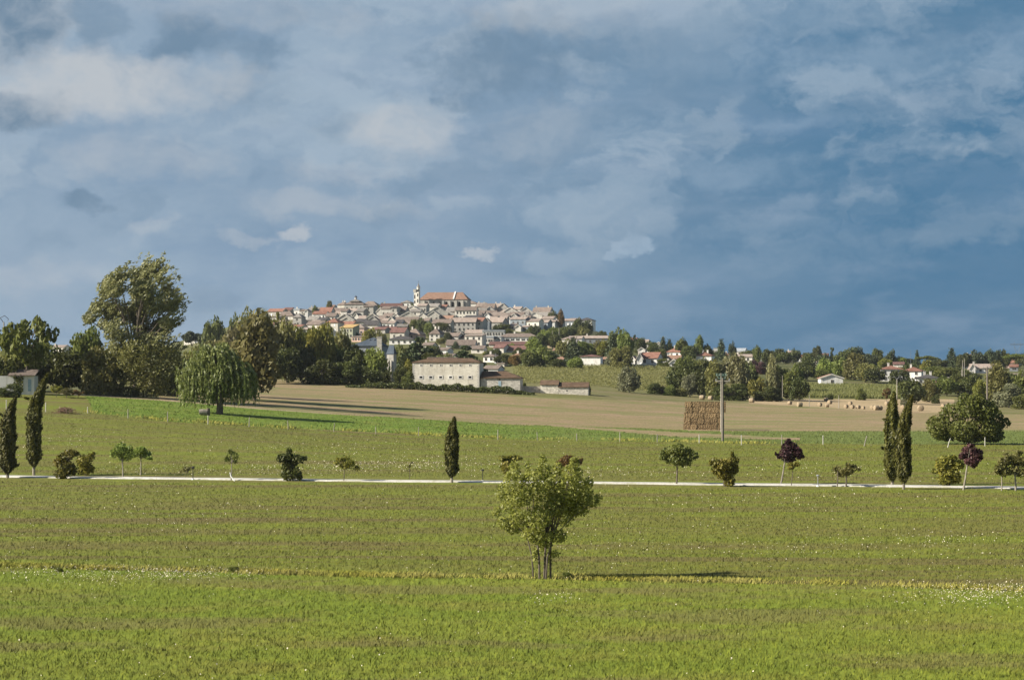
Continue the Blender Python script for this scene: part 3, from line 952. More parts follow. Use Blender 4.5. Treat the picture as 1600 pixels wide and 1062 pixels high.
# --- the weeping willow
rng = np.random.default_rng(22)
p = G(343, 647)
d = p[1]; s = d / F
heads = [(335, 548, 22), (318, 556, 20), (352, 552, 18), (305, 568, 18), (292, 580, 14), (372, 572, 17), (385, 580, 12), (330, 572, 26), (350, 580, 20), (362, 562, 12), (312, 585, 20), (340, 595, 22),
         (300, 590, 12), (378, 590, 14), (322, 542, 10), (345, 540, 10), (284, 590, 9)]
Ps, outs, axs, tn = [], [], [], []
for (c, r, w) in heads:
    for j in range(int(w * 3.0)):
        a = rng.uniform(0, 6.28); f = rng.random() ** .5
        x0 = (c - 343) * s + w * s * f * math.cos(a)
        y0 = w * s * f * math.sin(a) * 1.1 + rng.uniform(-1.2, 1.2)
        z0 = HC + (HZ - r) * s - p[2] + rng.uniform(-.5, .7) * w * s * .6
        edge = min(1.0, abs(x0) / (50 * s))
        ln = rng.uniform(.4, .98) * (z0 - (.8 + .9 * rng.random()))
        if abs(x0 - .5) < 12 * s and y0 < 0:
            ln *= .6
        m = max(6, int(ln / .26))
        t = np.linspace(0, 1, m)
        ox, oy = math.cos(a) * w * s * .35, math.sin(a) * w * s * .35
        windy = rng.uniform(.5, 1.5)
        X = x0 + ox * np.sin(t * 1.5) + windy * .55 * np.sin(t * 2.0) * (ln / 5)
        Y = y0 + oy * np.sin(t * 1.5)
        Z = z0 + .35 * np.sin(np.minimum(t * 5, 3.14)) - ln * t ** 1.25
        q = np.stack([X, Y, Z], 1)
        Ps.append(q + rng.normal(size=q.shape) * .05)
        tg = np.gradient(q, axis=0)
        axs.append(nrm(tg)); outs.append(np.tile([math.cos(a), math.sin(a), .35], (m, 1)))
        tn.append(np.full(m, rng.random()) * .6 + .4 * np.clip(1 - t * 1.2, 0, 1))
P, out, ax, tn = map(np.concatenate, (Ps, outs, axs, tn))
Q = leaf_quads(P, nrm(out), .26, rng, 2.6, .9, ax, .18)
mb = MB()
mb.tube([(0, 0, -.2), (.05, 0, 1.2), (-.1, 0, 2.6), (.0, 0, 4.0)], [.58, .5, .5, .35], 9)
for (c, r, w) in heads:
    q1 = np.array([(c - 343) * s, rng.uniform(-1.5, 1.5), HC + (HZ - r) * s - p[2]])
    q0 = np.array([0, 0, rng.uniform(2.6, 3.8)])
    mb.tube([q0, q0 * .4 + q1 * .6 + (0, 0, .5), q1], [.24, .15, .04], 6)
custom_tree('willow_tree', 'weeping willow with long green strands blown to the right', 'willow', p, mb, 'bark', Q, 'leaf_willow',
            np.clip(tn + rng.normal(size=len(tn)) * .12, 0, 1))

# --- the broad bush on the right beyond the fence
rng = np.random.default_rng(23)
p = G(1512, 694); s = p[1] / F
spec = [(1470, 665, 20, 18), (1490, 650, 22, 20), (1510, 635, 22, 18), (1530, 640, 22, 18), (1552, 655, 20, 18), (1562, 672, 14, 14), (1500, 672, 24, 16), (1530, 668, 26, 18), (1480, 680, 22, 10),
        (1515, 683, 24, 9), (1548, 682, 20, 9), (1460, 672, 11, 12), (1520, 624, 14, 10), (1505, 622, 10, 8), (1545, 640, 12, 10), (1570, 660, 7, 8)]
bl = px_blobs(spec, 1512, 694, p[1], p[2], rng, 3.2)
P, out, tone = blob_points(bl, 9000, rng, .5)
custom_tree('bush', 'big broad green bush beyond the wooden fence posts on the right', 'bush', p, trunk_mb(bl, .5, .12, rng), 'bark',
            leaf_quads(P, out, .32, rng, 1.3), 'leaf_fresh', np.clip(.4 * tone + .6 * rng.random(len(P)), 0, .9))


# --- the young trees and shrubs along the drive
def shrub(px, base, spec, leaf, label, n=1500, size=.15, depth=.6, name='shrub', cat='shrub', trunk=None, bark='bark', seed=0, hx=None):
    rng = np.random.default_rng(100 + seed)
    p = G(px, base)
    bl = px_blobs(spec, px, base, p[1], p[2], rng, depth)
    P, out, tone = blob_points(bl, n, rng, .3)
    Q = leaf_quads(P, out, size * 1.05, rng, 1.25, .6)
    if trunk is None:
        mb = trunk_mb(bl, .25, .05, rng, stems=3, spread=.12, top=.6)
    else:
        s = p[1] / F
        mb = MB()
        tops = []
        for (c0, c1, r1, rad) in trunk:      # foot column, fork column, fork row, radius m
            a = np.array([(c0 - px) * s, 0, -.05]); b = np.array([(c1 - px) * s, 0, HC + (HZ - r1) * s - p[2]])
            mb.tube([a, a * .5 + b * .5 + (0.02, 0, 0), b], [rad * 1.5, rad * 1.3, rad], 6)
            tops.append(b)
        for i, b in enumerate(bl):
            q = tops[int(np.argmin([abs(t_[0] - b[0]) for t_ in tops]))]
            mb.tube([q, .5 * (q + b[:3]) + (0, 0, .05), b[:3]], [.035, .024, .008], 5)
    return custom_tree(name, label, cat, p, mb, bark, Q, leaf, np.clip(.45 * tone + .55 * rng.random(len(P)), 0, 1))


shrub(100, 748, [(98, 715, 12, 10), (112, 708, 10, 7), (90, 722, 9, 8), (103, 730, 14, 12), (98, 740, 13, 8), (110, 735, 9, 10), (104, 706, 6, 5), (121, 709, 4, 5)], 'leaf_shrub',
      'larger of two touching yellow-green shrubs, beside the left cypresses', 1700, .17, seed=1)
shrub(134, 743, [(133, 722, 12, 10), (142, 714, 6, 7), (130, 735, 11, 8), (140, 733, 9, 8), (126, 715, 7, 6), (146, 708, 3, 4)], 'leaf_shrub',
      'smaller yellow-brown shrub touching the right side of a larger one', 1200, .17, seed=2)
TR_ = dict(name='young_tree', cat='tree')
shrub(192, 746, [(190, 703, 14, 10), (200, 708, 10, 9), (180, 708, 8, 8), (193, 715, 12, 6), (188, 696, 8, 5), (205, 700, 6, 5)], 'leaf_bright',
      'young tree with rounded green crown, left of a touching pair', 1100, .16, trunk=[(192, 191, 720, .05)], bark='bark_pale', seed=3, **TR_)
shrub(220, 743, [(218, 706, 12, 9), (228, 710, 8, 6), (210, 708, 8, 7), (235, 715, 6, 3), (222, 702, 7, 5)], 'leaf_bright',
      'young tree whose crown reaches right, right of a touching pair', 800, .16, trunk=[(220, 220, 716, .045)], bark='bark_pale', seed=4, **TR_)
shrub(291, 748, [(290, 733, 7, 4), (297, 731, 5, 3), (285, 736, 4, 3)], 'leaf_olive', 'tiny thin sapling beside a dark stake by the drive', 150, .15,
      trunk=[(290, 290, 737, .012), (294, 293, 737, .01)], seed=5, **TR_)
shrub(361, 750, [(362, 713, 9, 9), (356, 717, 5, 5), (369, 714, 5, 6), (360, 705, 4, 4), (364, 721, 5, 3)], 'leaf_mid', 'little slim tree with small round crown and white guard', 420, .16,
      trunk=[(361, 362, 724, .04)], bark='bark_pale', seed=6, **TR_)
shrub(455, 751, [(450, 715, 12, 10), (440, 716, 9, 7), (466, 717, 11, 7), (452, 728, 14, 10), (450, 742, 13, 8), (464, 738, 9, 8), (452, 704, 5, 6), (474, 716, 6, 4), (468, 745, 6, 5)], 'leaf_dark',
      'dark green ragged shrub close to the drive, second shrub group from left', 1700, .18, seed=7)
shrub(537, 752, [(540, 717, 10, 6), (530, 718, 7, 4), (548, 724, 9, 5), (540, 727, 10, 5), (558, 731, 6, 4), (527, 722, 5, 4)], 'leaf_yellow', 'young tree with yellow-green lopsided crown by the drive', 560, .17,
      trunk=[(537, 538, 732, .03)], seed=8, **TR_)
shrub(640, 749, [(640, 728, 5, 3), (638, 734, 4, 3), (643, 722, 3, 3)], 'leaf_olive', 'nearly bare thin sapling between yellow young tree and slim cypress', 45, .13, trunk=[(640, 640, 726, .022)], seed=9, **TR_)
shrub(797, 750, [(795, 720, 12, 9), (787, 716, 8, 6), (803, 716, 8, 6), (800, 735, 14, 10), (792, 730, 10, 10), (800, 745, 12, 6), (811, 715, 5, 4)], 'leaf_shrub',
      'dark olive shrub half hidden behind the left of the foreground tree', 1500, .18, seed=10)
shrub(890, 753, [(889, 718, 14, 8), (900, 722, 9, 7), (877, 723, 9, 6), (889, 728, 14, 8), (908, 718, 4, 3)], 'leaf_russet', 'russet-green tree crown peeping over the right of the foreground tree', 1100, .17,
      trunk=[(889, 889, 735, .05)], seed=11, **TR_)
shrub(1057, 757, [(1055, 703, 16, 9), (1042, 708, 10, 9), (1073, 706, 13, 9), (1083, 712, 8, 8), (1060, 718, 16, 9), (1047, 718, 10, 7), (1072, 722, 11, 8), (1060, 697, 9, 5), (1035, 714, 6, 6)], 'leaf_mid',
      'neat ball-headed green tree on a thin trunk right of centre', 2000, .165, trunk=[(1057, 1058, 726, .055)], bark='bark', seed=12, **TR_)
shrub(1133, 760, [(1130, 725, 14, 10), (1145, 720, 9, 9), (1116, 722, 9, 9), (1133, 740, 16, 10), (1140, 752, 10, 8), (1122, 735, 10, 8), (1148, 732, 7, 8), (1110, 725, 4, 4), (1143, 709, 3, 5)], 'leaf_shrub',
      'rounded yellow-green shrub right of the ball-headed tree', 1900, .175, seed=13)
shrub(1220, 756, [(1235, 700, 14, 11), (1225, 708, 10, 8), (1246, 706, 9, 8), (1234, 716, 12, 7), (1218, 713, 5, 4), (1232, 690, 6, 5), (1250, 713, 7, 4), (1213, 709, 3, 3)], 'leaf_purple',
      'dark purple-leaved tree leaning right, left of the paired cypresses', 1500, .165, trunk=[(1220, 1226, 722, .055)], bark='bark_pale', seed=14, **TR_)
shrub(1236, 759, [(1238, 726, 7, 4), (1245, 725, 6, 4), (1236, 731, 6, 3)], 'leaf_yellow', 'small yellow sapling tucked under the leaning purple tree', 260, .15, trunk=[(1236, 1239, 732, .025)], seed=15, **TR_)
shrub(1322, 760, [(1322, 735, 12, 6), (1334, 729, 8, 4), (1310, 733, 7, 5), (1318, 741, 12, 4), (1340, 733, 6, 3), (1326, 726, 6, 4)], 'leaf_olive', 'small flat-crowned olive green tree left of the paired cypresses', 850, .16,
      trunk=[(1322, 1322, 742, .045), (1308, 1309, 742, .035)], seed=16, **TR_)
shrub(1482, 760, [(1480, 722, 16, 10), (1468, 728, 10, 8), (1497, 726, 11, 9), (1482, 738, 18, 10), (1478, 750, 14, 8), (1492, 748, 10, 8), (1462, 735, 6, 5), (1488, 714, 8, 4)], 'leaf_shrub',
      'dense yellow-tinged shrub touching the right-hand purple tree', 2200, .175, seed=17)
shrub(1505, 766, [(1518, 705, 13, 10), (1510, 712, 9, 7), (1527, 708, 8, 7), (1517, 720, 12, 7), (1502, 713, 5, 4), (1514, 696, 6, 4), (1531, 716, 6, 4), (1524, 727, 6, 4)], 'leaf_purple',
      'dark purple-leaved tree at the right, beside a yellow-tinged shrub', 1500, .165, trunk=[(1505, 1511, 728, .055)], bark='bark_pale', seed=18, **TR_)
shrub(1587, 767, [(1585, 718, 14, 9), (1570, 722, 10, 8), (1597, 722, 12, 9), (1560, 730, 9, 7), (1580, 734, 14, 8), (1566, 738, 9, 6), (1598, 738, 10, 8), (1555, 736, 5, 5), (1572, 710, 5, 4), (1595, 708, 6, 5)], 'leaf_olive',
      'olive green spreading tree with two trunks at the right edge', 2000, .165, trunk=[(1587, 1586, 744, .06), (1565, 1565, 744, .04)], bark='bark_pale', seed=19, **TR_)

# --- all the other trees: column, distance (or r + row of the foot), top row, width, kind, tone | label
TREES = '''
42 330 497 92 sparse f|tall open tree with clustered bright leaves against the sky, far left
20 338 540 62 round o|yellowish dark tree beside the wooden pole at the far left
62 345 532 66 round d|dark tree filling the space under the open bright tree
100 340 546 70 round d|broad dark tree right of the white shed
138 352 514 50 round f|green tree between white shed and huge poplar, top against sky
158 334 543 56 bush o|pale olive bushy tree at the left foot of the huge poplar
128 360 530 40 round m|small round tree peeping left of the pale bushy tree
8 325 560 40 bush d|low dark tree at the far left edge behind the shed
398 366 487 76 poplar n|tall brownish green tree right behind the weeping willow
380 385 520 44 round d|dark tree squeezed between willow and brownish tree
300 880 518 28 umbrella c|flat dark pine on the left shoulder of the town hill
318 870 517 16 round c|small dark pine right of the flat pine on the left hillside
340 880 496 34 round f|green tree on the left hillside against the sky, right of two pines
327 800 505 26 round m|lower green tree at the left end of hillside wood
365 890 491 20 round f|tree against the sky just left of a white wall on hillside
392 800 484 44 round o|olive tree below the leftmost town houses
415 900 486 22 round y|yellowish tree at the very left of the town roofs
350 700 520 50 round n|brownish green tree low on hillside above the willow
330 640 535 60 round o|wide olive tree right above the willow head
372 680 512 46 round n|brown tinged tree between willow and town hill
430 485 494 58 round o|olive tree, first of the wood left of slate manor
442 760 497 36 round n|brownish tree touching the wall of the lowest left houses
456 500 512 50 round y|yellow green tree in the wood, second from its left end
472 488 532 44 round d|low dark tree at the front edge of the wood
482 510 514 50 round m|mid green tree in the middle of the wood
503 492 508 46 round y|sunlit yellowish tree below the tall red-roofed stone house
520 496 530 44 round f|leafy tree in front of wood, pale foot showing
532 515 516 44 round o|olive tree in the wood below the yellow-fronted house
448 478 545 50 round d|low dark tree at the left front of the wood
424 470 540 44 round d|dark tree at the wood's left corner by stubble
556 492 541 52 round d|round dark tree left of the bright yellow-green tree
585 489 545 42 round b|bright yellow-green tree in front of the slate manor
545 545 530 26 sparse s|greyish thin tree between the wood and slate manor
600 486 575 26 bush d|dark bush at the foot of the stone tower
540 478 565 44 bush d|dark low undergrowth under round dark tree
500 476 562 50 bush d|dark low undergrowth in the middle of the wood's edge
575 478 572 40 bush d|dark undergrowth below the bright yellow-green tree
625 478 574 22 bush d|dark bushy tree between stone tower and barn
638 474 580 20 bush m|ivy-green bush against the left corner of long barn
492 1290 477 9 round f|small round tree on the left skyline of town
515 1330 470 11 round o|little round tree against sky left of lantern-topped hall
597 1330 473 12 round m|dark tree top behind brown roofs right of lantern-topped hall
643 1320 474 7 round f|small dark tree just left of church tower foot
557 r528 519 12 conifer c|dark pointed tree in front of pale green house wall
492 1000 512 30 round m|green tree below long low cream wall at town's left
470 960 512 22 round f|green tree in front of bright cream house at town's left
578 900 514 24 round y|yellowish garden tree left of brown low roofs above slate manor
595 920 515 20 round o|olive tree right of yellowish garden tree above slate manor
634 r515 504 14 round d|low dark tree left in the tree clump below church
647 r517 499 18 round m|rounded green tree in the clump below the church
660 r522 497 18 round d|tall dark tree in the clump under the shadowed alley
671 r527 503 20 round f|green tree right in the clump below church
690 r520 504 26 round d|dark wide tree before the grey-walled terrace
657 565 528 66 cedar c|great spreading cedar above the long barn
628 590 540 30 round m|green tree left of the great spreading cedar
635 540 556 26 round d|dark tree below left of great spreading cedar
727 560 541 62 cedar c|dark flat-topped cedar right of white veranda
640 520 562 18 bush y|yellow-flowered bush left of long barn's roof
700 r535 520 14 round d|small dark tree right of the hipped cream house
688 r538 527 14 round o|little olive tree under the right side of hipped cream house
740 560 556 30 round f|lower green tree under the dark flat-topped cedar
712 r545 533 14 conifer c|small dark conifer on the brown long roof's front
783 r519 505 26 round d|dark green tree right of the grey dark-gabled house
793 r524 513 16 round m|brighter small tree above the long white building's left
775 r557 545 18 round d|dark tree left above the small white two-window house
760 r560 549 12 bush y|bright yellow-green bush above the small white house
786 r571 553 28 round d|dark round tree right of the parked white caravan
806 r572 554 22 round r|reddish brown tree below a half-hidden orange roof
814 r556 543 26 round d|dark green tree under the dark red long roof
800 r546 536 10 bush b|small bright bush in front of dark red long roof
835 r563 526 30 poplar b|tall pale poplar at right end of the long white building
848 r574 541 46 round f|big leafy green tree at the top left of vineyard
826 r575 548 28 round m|mid green tree left of the big leafy tree above vineyard
872 r575 561 32 bush d|dark green hedge-like bush at vineyard's upper edge
884 r562 530 32 round o|olive green tree below the long pale lower building
896 r568 527 30 conifer c|dark broad conifer before the long pale lower building
912 r562 534 30 round f|green tree in front of blue-grey wall of long lower building
931 r560 532 26 round o|mottled green tree right of white end wall
945 r563 531 24 round y|yellow-green tree between lower building and white bungalow
957 r568 521 26 conifer c|tall dark conifer right above the white bungalow
898 r577 557 24 round b|bright round tree left of the white bungalow
920 r560 545 24 round m|rounded green tree behind white bungalow roof
835 r527 509 26 round d|dark tree at left of the belt beneath the skyline houses
850 r533 515 20 round b|light green tree in the belt beneath the skyline houses
862 r533 511 22 round f|mid green tree under the balcony house
880 r530 511 26 round m|green tree under the blue-grey three-window house
893 r527 508 22 round d|dark tree left of the round pair by white skyline house
903 r526 497 18 round d|tall round dark tree before the dark-hipped white house
917 r527 501 20 round d|round dark tree right before the dark-hipped white house
912 r530 510 24 round o|olive tree in front of two round dark trees
845 r545 522 24 round d|shaded tree right of the long white building's end
866 r546 522 24 round d|shaded dark tree above the yellow-walled low house
866 r506 486 18 round d|large round dark tree against the sky on right skyline
877 1230 483 11 round r|brownish tree behind the big round dark skyline tree
941 1150 517 14 round d|small dark tree on the skyline right of white house
963 r560 513 28 round f|tall green tree on the skyline right of town
978 r562 516 24 round b|bright green tree on skyline left of long tan roof
970 r575 542 34 bush o|wide olive tree above the parked cars by vineyard
952 r572 552 18 conifer s|bluish conifer right of the white bungalow
991 1000 523 7 pine c|tiny pine on the skyline above the long tan roof
1000 1010 528 18 bush d|low dark bush behind the long tan roof
1013 r548 533 28 round d|dark tree right below the long tan roof
1003 r569 558 30 bush d|dark garden bush before the red-roofed gabled house
1016 r569 557 20 round d|dark round tree before the right half of red-roofed gabled house
1036 1000 526 18 conifer c|pointed conifer right of the stone gable tower
1046 1000 530 18 conifer d|second dark conifer right of the stone gable tower
1032 r568 546 22 round m|green tree right of the red-roofed gabled house
1040 r572 560 26 bush f|green hedge left of the little white garage
1065 960 528 20 round m|rounded green tree on skyline above red villa roofs
1078 930 540 30 round d|dark tree right of the red villa roofs
1092 960 524 15 poplar f|slim poplar standing above the skyline right of villas
1105 960 538 20 round d|dark rounded tree left of the white box house
1127 950 530 20 conifer c|spiky dark pine right of the white box house
1145 960 534 12 round c|dark round treetop above the grey roof
1184 960 540 16 round m|rounded tree on the skyline right of the grey roof
1200 950 546 22 round d|dark wide tree on skyline, right of white gable house
1070 r582 556 34 round f|green tree behind the little white garage
1098 r582 562 40 round m|tree below the red-roofed villa left of pole
1170 800 563 26 bush u|dark purple bushes below the white-gabled grey roof
1188 790 565 20 bush u|second dark purple bush right of the first
982 r613 573 36 poplar s|lone grey-green willow in the vineyard
1022 r615 598 22 bush d|small dark bush at the vineyard's foot, leftmost
1036 r616 603 14 bush u|small purplish bush among the vineyard-foot bushes
1046 r618 601 20 bush f|green bush at the vineyard's foot, right of a purplish one
1062 r619 606 26 bush o|olive bush nearest the straw stack at vineyard's foot
1058 620 570 40 round d|dark tree at the left tip of the belt behind straw stack
1076 610 565 44 round d|dark tree above the pale silvery bush in the belt
1078 590 585 24 round s|pale silvery tree in front of the dark belt left of pole
1097 590 578 34 round d|dark tree behind the straw stack's top right
1097 640 560 36 round m|green tree rising in the belt above the straw stack
1117 585 562 36 poplar o|olive poplar in the belt just left of pole top
1133 590 558 34 poplar p|silvery poplar immediately behind the pole
1152 580 553 38 poplar p|big pale poplar right of the pole in the belt
1168 590 566 34 round d|dark tree right of the big pale poplar
1186 575 590 32 round y|yellowish drooping tree in the belt right of pole
1206 575 555 22 poplar p|tall windblown poplar near the right end of belt
1218 580 572 34 round d|dark tree behind the right end of tall belt
1236 575 578 34 round f|green tree at the belt's right end
1250 572 588 28 round d|dark low tree ending the belt at the cornfield
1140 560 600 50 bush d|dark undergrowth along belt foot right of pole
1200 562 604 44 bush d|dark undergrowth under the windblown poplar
1243 640 570 24 round b|bright green tree behind belt end with pale post
1218 1080 545 22 round d|dark tree on skyline left of the small red-roofed white house
1240 1090 545 20 round d|dark skyline tree right beside the small red-roofed house
1262 820 556 30 round d|dark tree below the red-brown gable roof
1277 1080 541 15 round d|prominent dark round tree on skyline above red-brown gable
1255 740 568 40 round d|dark leafy tree left of the white chalet
1278 760 578 30 round m|green tree between dark-roofed house and belt
1300 1080 543 7 pine c|tiny round-headed pine on the skyline
1293 800 560 40 round b|bright tree below the red-brown gable roof
1325 1050 545 32 round d|dark domed tree high on the right skyline
1337 1060 542 28 round c|taller dark domed tree on the right skyline
1318 780 560 32 round f|green tree above the white chalet's right side
1336 760 552 42 poplar o|big olive tree right of the white chalet
1352 740 568 34 round o|mottled tree left of the white villa
1368 735 573 34 round d|round dark tree touching the white villa's left
1352 1070 555 30 round d|dark bushy tree on skyline above villa's left
1370 1060 545 18 round m|green skyline tree above the white villa
1393 1060 546 16 round c|round-headed dark tree above the white villa
1384 1000 560 22 round y|yellow-green tree behind the white villa
1404 730 578 30 bush d|dark ivy bush between the two white villas
1433 1050 547 13 conifer c|thin pointed spruce on the right skyline
1447 1040 556 30 umbrella f|broad umbrella pine right of thin spruce
1448 820 563 22 round y|yellowish tree in front of the umbrella pine
1469 1030 561 22 round d|dark round tree between umbrella pine and big conifer
1487 1030 544 24 conifer c|big dark pyramidal conifer on the right skyline
1507 1020 552 22 round d|dark tree right beside the big pyramidal conifer
1526 1020 547 26 round c|dark bluish tree, left of two skyline domes at right
1545 1020 546 20 round c|dark dome tree above the long bungalow
1559 1030 547 16 round c|third bluish skyline dome, right of the bungalow
1571 1030 546 18 round m|small domed tree left of the lattice pylon
1588 1000 553 34 umbrella f|green flat-domed tree below the lattice pylon
1480 790 574 56 round m|wide green tree mass below the big pyramidal conifer
1515 770 580 36 round d|dark tree in front of the long bungalow
1425 560 592 48 round d|big dark rounded tree standing over the straw field
1452 590 592 30 poplar o|pale slender tree right of the big dark field tree
1462 575 616 13 bush d|small dark shrub on the straw field's far edge
1478 640 588 38 round f|green tree in front of orange-roofed low house
1497 650 586 32 round m|mid green tree right of the orange carport roof
1516 640 584 36 round d|dark green tree left of the big right-hand pole
1532 620 592 22 round y|rounded yellow-green tree beside big right-hand pole
1560 570 565 42 poplar o|tall olive poplar right of big right-hand pole
1576 540 600 42 poplar s|silver-leaved tree in front of the tall olive poplar
1595 560 580 34 round f|green tree cut by the right edge above field
1598 520 615 36 bush m|green bush at right edge by the stubble field
1345 600 606 16 bush f|isolated round bush at the cornfield's front edge
1295 600 615 14 bush d|low dark bush at the cornfield's front edge
1385 580 606 14 sparse r|pinkish half-bare little tree left of paired cypress tops
1413 540 623 12 bush s|grey bush seen between the paired cypress tops
88 318 602 22 sparse y|small fruit tree right of the white shed
104 316 606 26 sparse o|second small fruit tree right of the white shed
284 372 548 44 round d|dark tree at the right foot of the huge poplar
306 430 540 46 round o|olive tree behind the left half of willow head
262 352 575 40 bush d|low dark bush at the right foot of huge poplar
122 318 609 20 sparse r|withered low bush right of the fruit trees
114 300 632 12 bush m|small green bush beside the brown twig heap
886 r907 893 17 bush f|small weedy bush on the grass edge right of the foreground tree
932 r905 897 12 bush f|tiny weed clump on grass edge, right of weedy bush
93 r893 885 12 bush f|low weed clump in the straw-coloured grass edge at left
365 r895 884 16 bush f|low weed clump on grass edge between left side and foreground tree
14 312 600 36 bush d|rounded dark hedge bush in front of the white shed
919 482 601 8 bush d|ivy bush on the dark end of stone sheds
817 486 598 10 bush d|dark bush at the right corner of the lower barn
868 860 563 16 bush m|small hedge tree above vineyard beside brick roof
935 1120 520 18 round d|dark round tree on hill shoulder just right of dark-hipped white house
948 1100 527 20 round f|green tree on falling skyline right of town, lower than its neighbour
955 1060 536 22 round d|dark tree under the falling skyline right of town
1020 1020 537 20 round d|dark tree right of long tan villa on the skyline
1056 1000 540 20 round d|dark tree between stone gable tower and red villa
1118 1040 548 20 round d|low dark tree on skyline left of spiky pine
1160 1030 549 22 round m|low green tree behind right end of grey metal roof
1172 1030 547 20 round d|low dark tree on skyline right of grey metal roof
1212 1040 550 24 round f|low green skyline tree left of small red-roofed house
1228 1040 549 22 round d|low dark skyline tree near small red-roofed house
1262 1040 551 24 round d|low dark skyline tree left of red-brown steep roof
1290 1050 552 24 round c|dark skyline tree behind the red-brown steep roof
1310 1050 554 26 round m|green skyline tree right of red-brown steep roof
1358 1050 553 26 round c|dark tree on skyline right of the two domed trees
1382 1050 556 26 round d|dark skyline tree left of round-headed pine
1408 1060 557 26 round f|green skyline tree right of round-headed pine
1420 1060 560 30 round d|low dark skyline tree left of thin spruce
1460 1060 559 26 round c|dark skyline tree between umbrella pine and big conifer
1498 1060 557 24 round d|dark skyline tree right behind big conifer
1516 1060 554 24 round m|green skyline tree left of bluish domed trees
1536 1060 555 26 round d|dark skyline tree between the bluish domed trees
1580 1070 555 26 round d|dark skyline tree at the foot of pylon
1604 1060 551 30 round d|dark skyline tree at the right photo edge
1350 820 566 36 round f|green tree on slope between domed trees and white villa
1420 840 568 34 round d|dark tree behind white house with bluish windows
1460 800 572 36 round m|green tree behind wide dark-roofed white house
1500 800 574 34 round d|dark tree below left of long bungalow
1570 780 582 40 round f|green tree below red-roofed shaded porch
1598 760 590 34 round d|dark tree below the cream house at right edge
612 830 540 30 round m|green tree in gap right of stone chimney of manor
640 800 543 34 round d|dark tree behind the great spreading cedar, left
676 790 540 34 round d|dark tree behind the great spreading cedar, right
700 760 552 34 round f|green tree between the cedar and white veranda
745 740 562 28 round d|dark tree above the right end of long barn
768 840 548 24 round d|dark shrubby tree below long dark red roof's left end
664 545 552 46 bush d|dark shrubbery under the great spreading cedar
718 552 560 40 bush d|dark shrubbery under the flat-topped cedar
'''
CREDS = []
for ln in TREES.strip().split('\n'):
    a, lab = ln.split('|')
    px, dd_, top, wd, kind, tone = a.split()
    px, top, wd = float(px), float(top), float(wd)
    if dd_[0] == 'r':
        CREDS.append(plant(px, 0, top, wd, kind, tone, lab, base=float(dd_[1:])))
    else:
        CREDS.append(plant(px, float(dd_), top, wd, kind, tone, lab))
# ------------------------------------------------------------------ houses
_WIN = {}


def window_mesh(w, h, style):
    key = (round(w, 2), round(h, 2), style)
    if key not in _WIN:
        mb = MB()
        f = .07
        mb.box(-w / 2, w / 2, -.03, .02, 0, h, 0)                       # pane
        mb.box(-w / 2 - f, -w / 2 - .003, -.07, .02, -f, h + f, 1)
        mb.box(w / 2 + .003, w / 2 + f, -.07, .02, -f, h + f, 1)
        mb.box(-w / 2 - .002, w / 2 + .002, -.068, .02, h + .003, h + f - .003, 1)
        mb.box(-w / 2 - .002, w / 2 + .002, -.11, .02, -f + .003, -.003, 1)
        mb.box(-.03, .03, -.05, -.031, .003, h - .003, 1)
        if style == 'shut':
            for sx in (-1, 1):
                a, b = sorted((sx * (w / 2 + f + .01), sx * (w / 2 + f + .01 + w * .5)))
                mb.box(a, b, -.06, .015, -.02, h + .02, 2)
        if style == 'closed':
            mb.box(-w / 2 + .004, w / 2 - .004, -.055, -.0315, .004, h - .004, 2)
        _WIN[key] = mb.data('window', MAT['glass_dark'], MAT['wall_stone'], MAT['shutter_white'])
    return _WIN[key]


def roof_mb(kind, W, D, H, R, o=.45, t=.22, ridge=None):
    mb = MB()
    if kind in ('S', 'G'):
        A, B = (D, W) if kind == 'S' else (W, D)
        sl = R / (A / 2)
        pr = [(-A / 2 - o, H - o * sl), (0, H + R), (A / 2 + o, H - o * sl), (A / 2 + o, H - o * sl + t), (0, H + R + t), (-A / 2 - o, H - o * sl + t)]
        mb.extr(pr, 0 if kind == 'S' else 1, -B / 2 - o * .7, B / 2 + o * .7)
    elif kind == 'H':
        rl = max(.04 * W, W - D * .95) / 2 if ridge is None else ridge / 2
        a, b = W / 2 + o, D / 2 + o
        z0, z1, z2 = H - .06, H + .16, H + R + .16
        if W >= D or ridge is not None:
            r0, r1 = (-rl, 0, z2), (rl, 0, z2)
        else:
            q = (D - W * .95) / 2
            r0, r1 = (0, -q, z2), (0, q, z2)
        v = [(-a, -b, z0), (a, -b, z0), (a, b, z0), (-a, b, z0), (-a, -b, z1), (a, -b, z1), (a, b, z1), (-a, b, z1), r0, r1]
        fs = [(3, 2, 1, 0), (0, 1, 5, 4), (1, 2, 6, 5), (2, 3, 7, 6), (3, 0, 4, 7)]
        if W >= D or ridge is not None:
            fs += [(4, 5, 9, 8), (5, 6, 9), (6, 7, 8, 9), (7, 4, 8)]
        else:
            fs += [(4, 5, 8), (5, 6, 9, 8), (6, 7, 9), (7, 4, 8, 9)]
        mb.poly(v, fs)
    elif kind == 'T':
        pr = [(-D / 2 - o, H - .05), (D / 2 + o * .3, H + R), (D / 2 + o * .3, H + R + t), (-D / 2 - o, H + t - .05)]
        mb.extr(pr, 0, -W / 2 - .3, W / 2 + .3)
    elif kind == 'F':
        mb.box(-W / 2 - .25, W / 2 + .25, -D / 2 - .25, D / 2 + .25, H + .003, H + max(R, .3))
    return mb


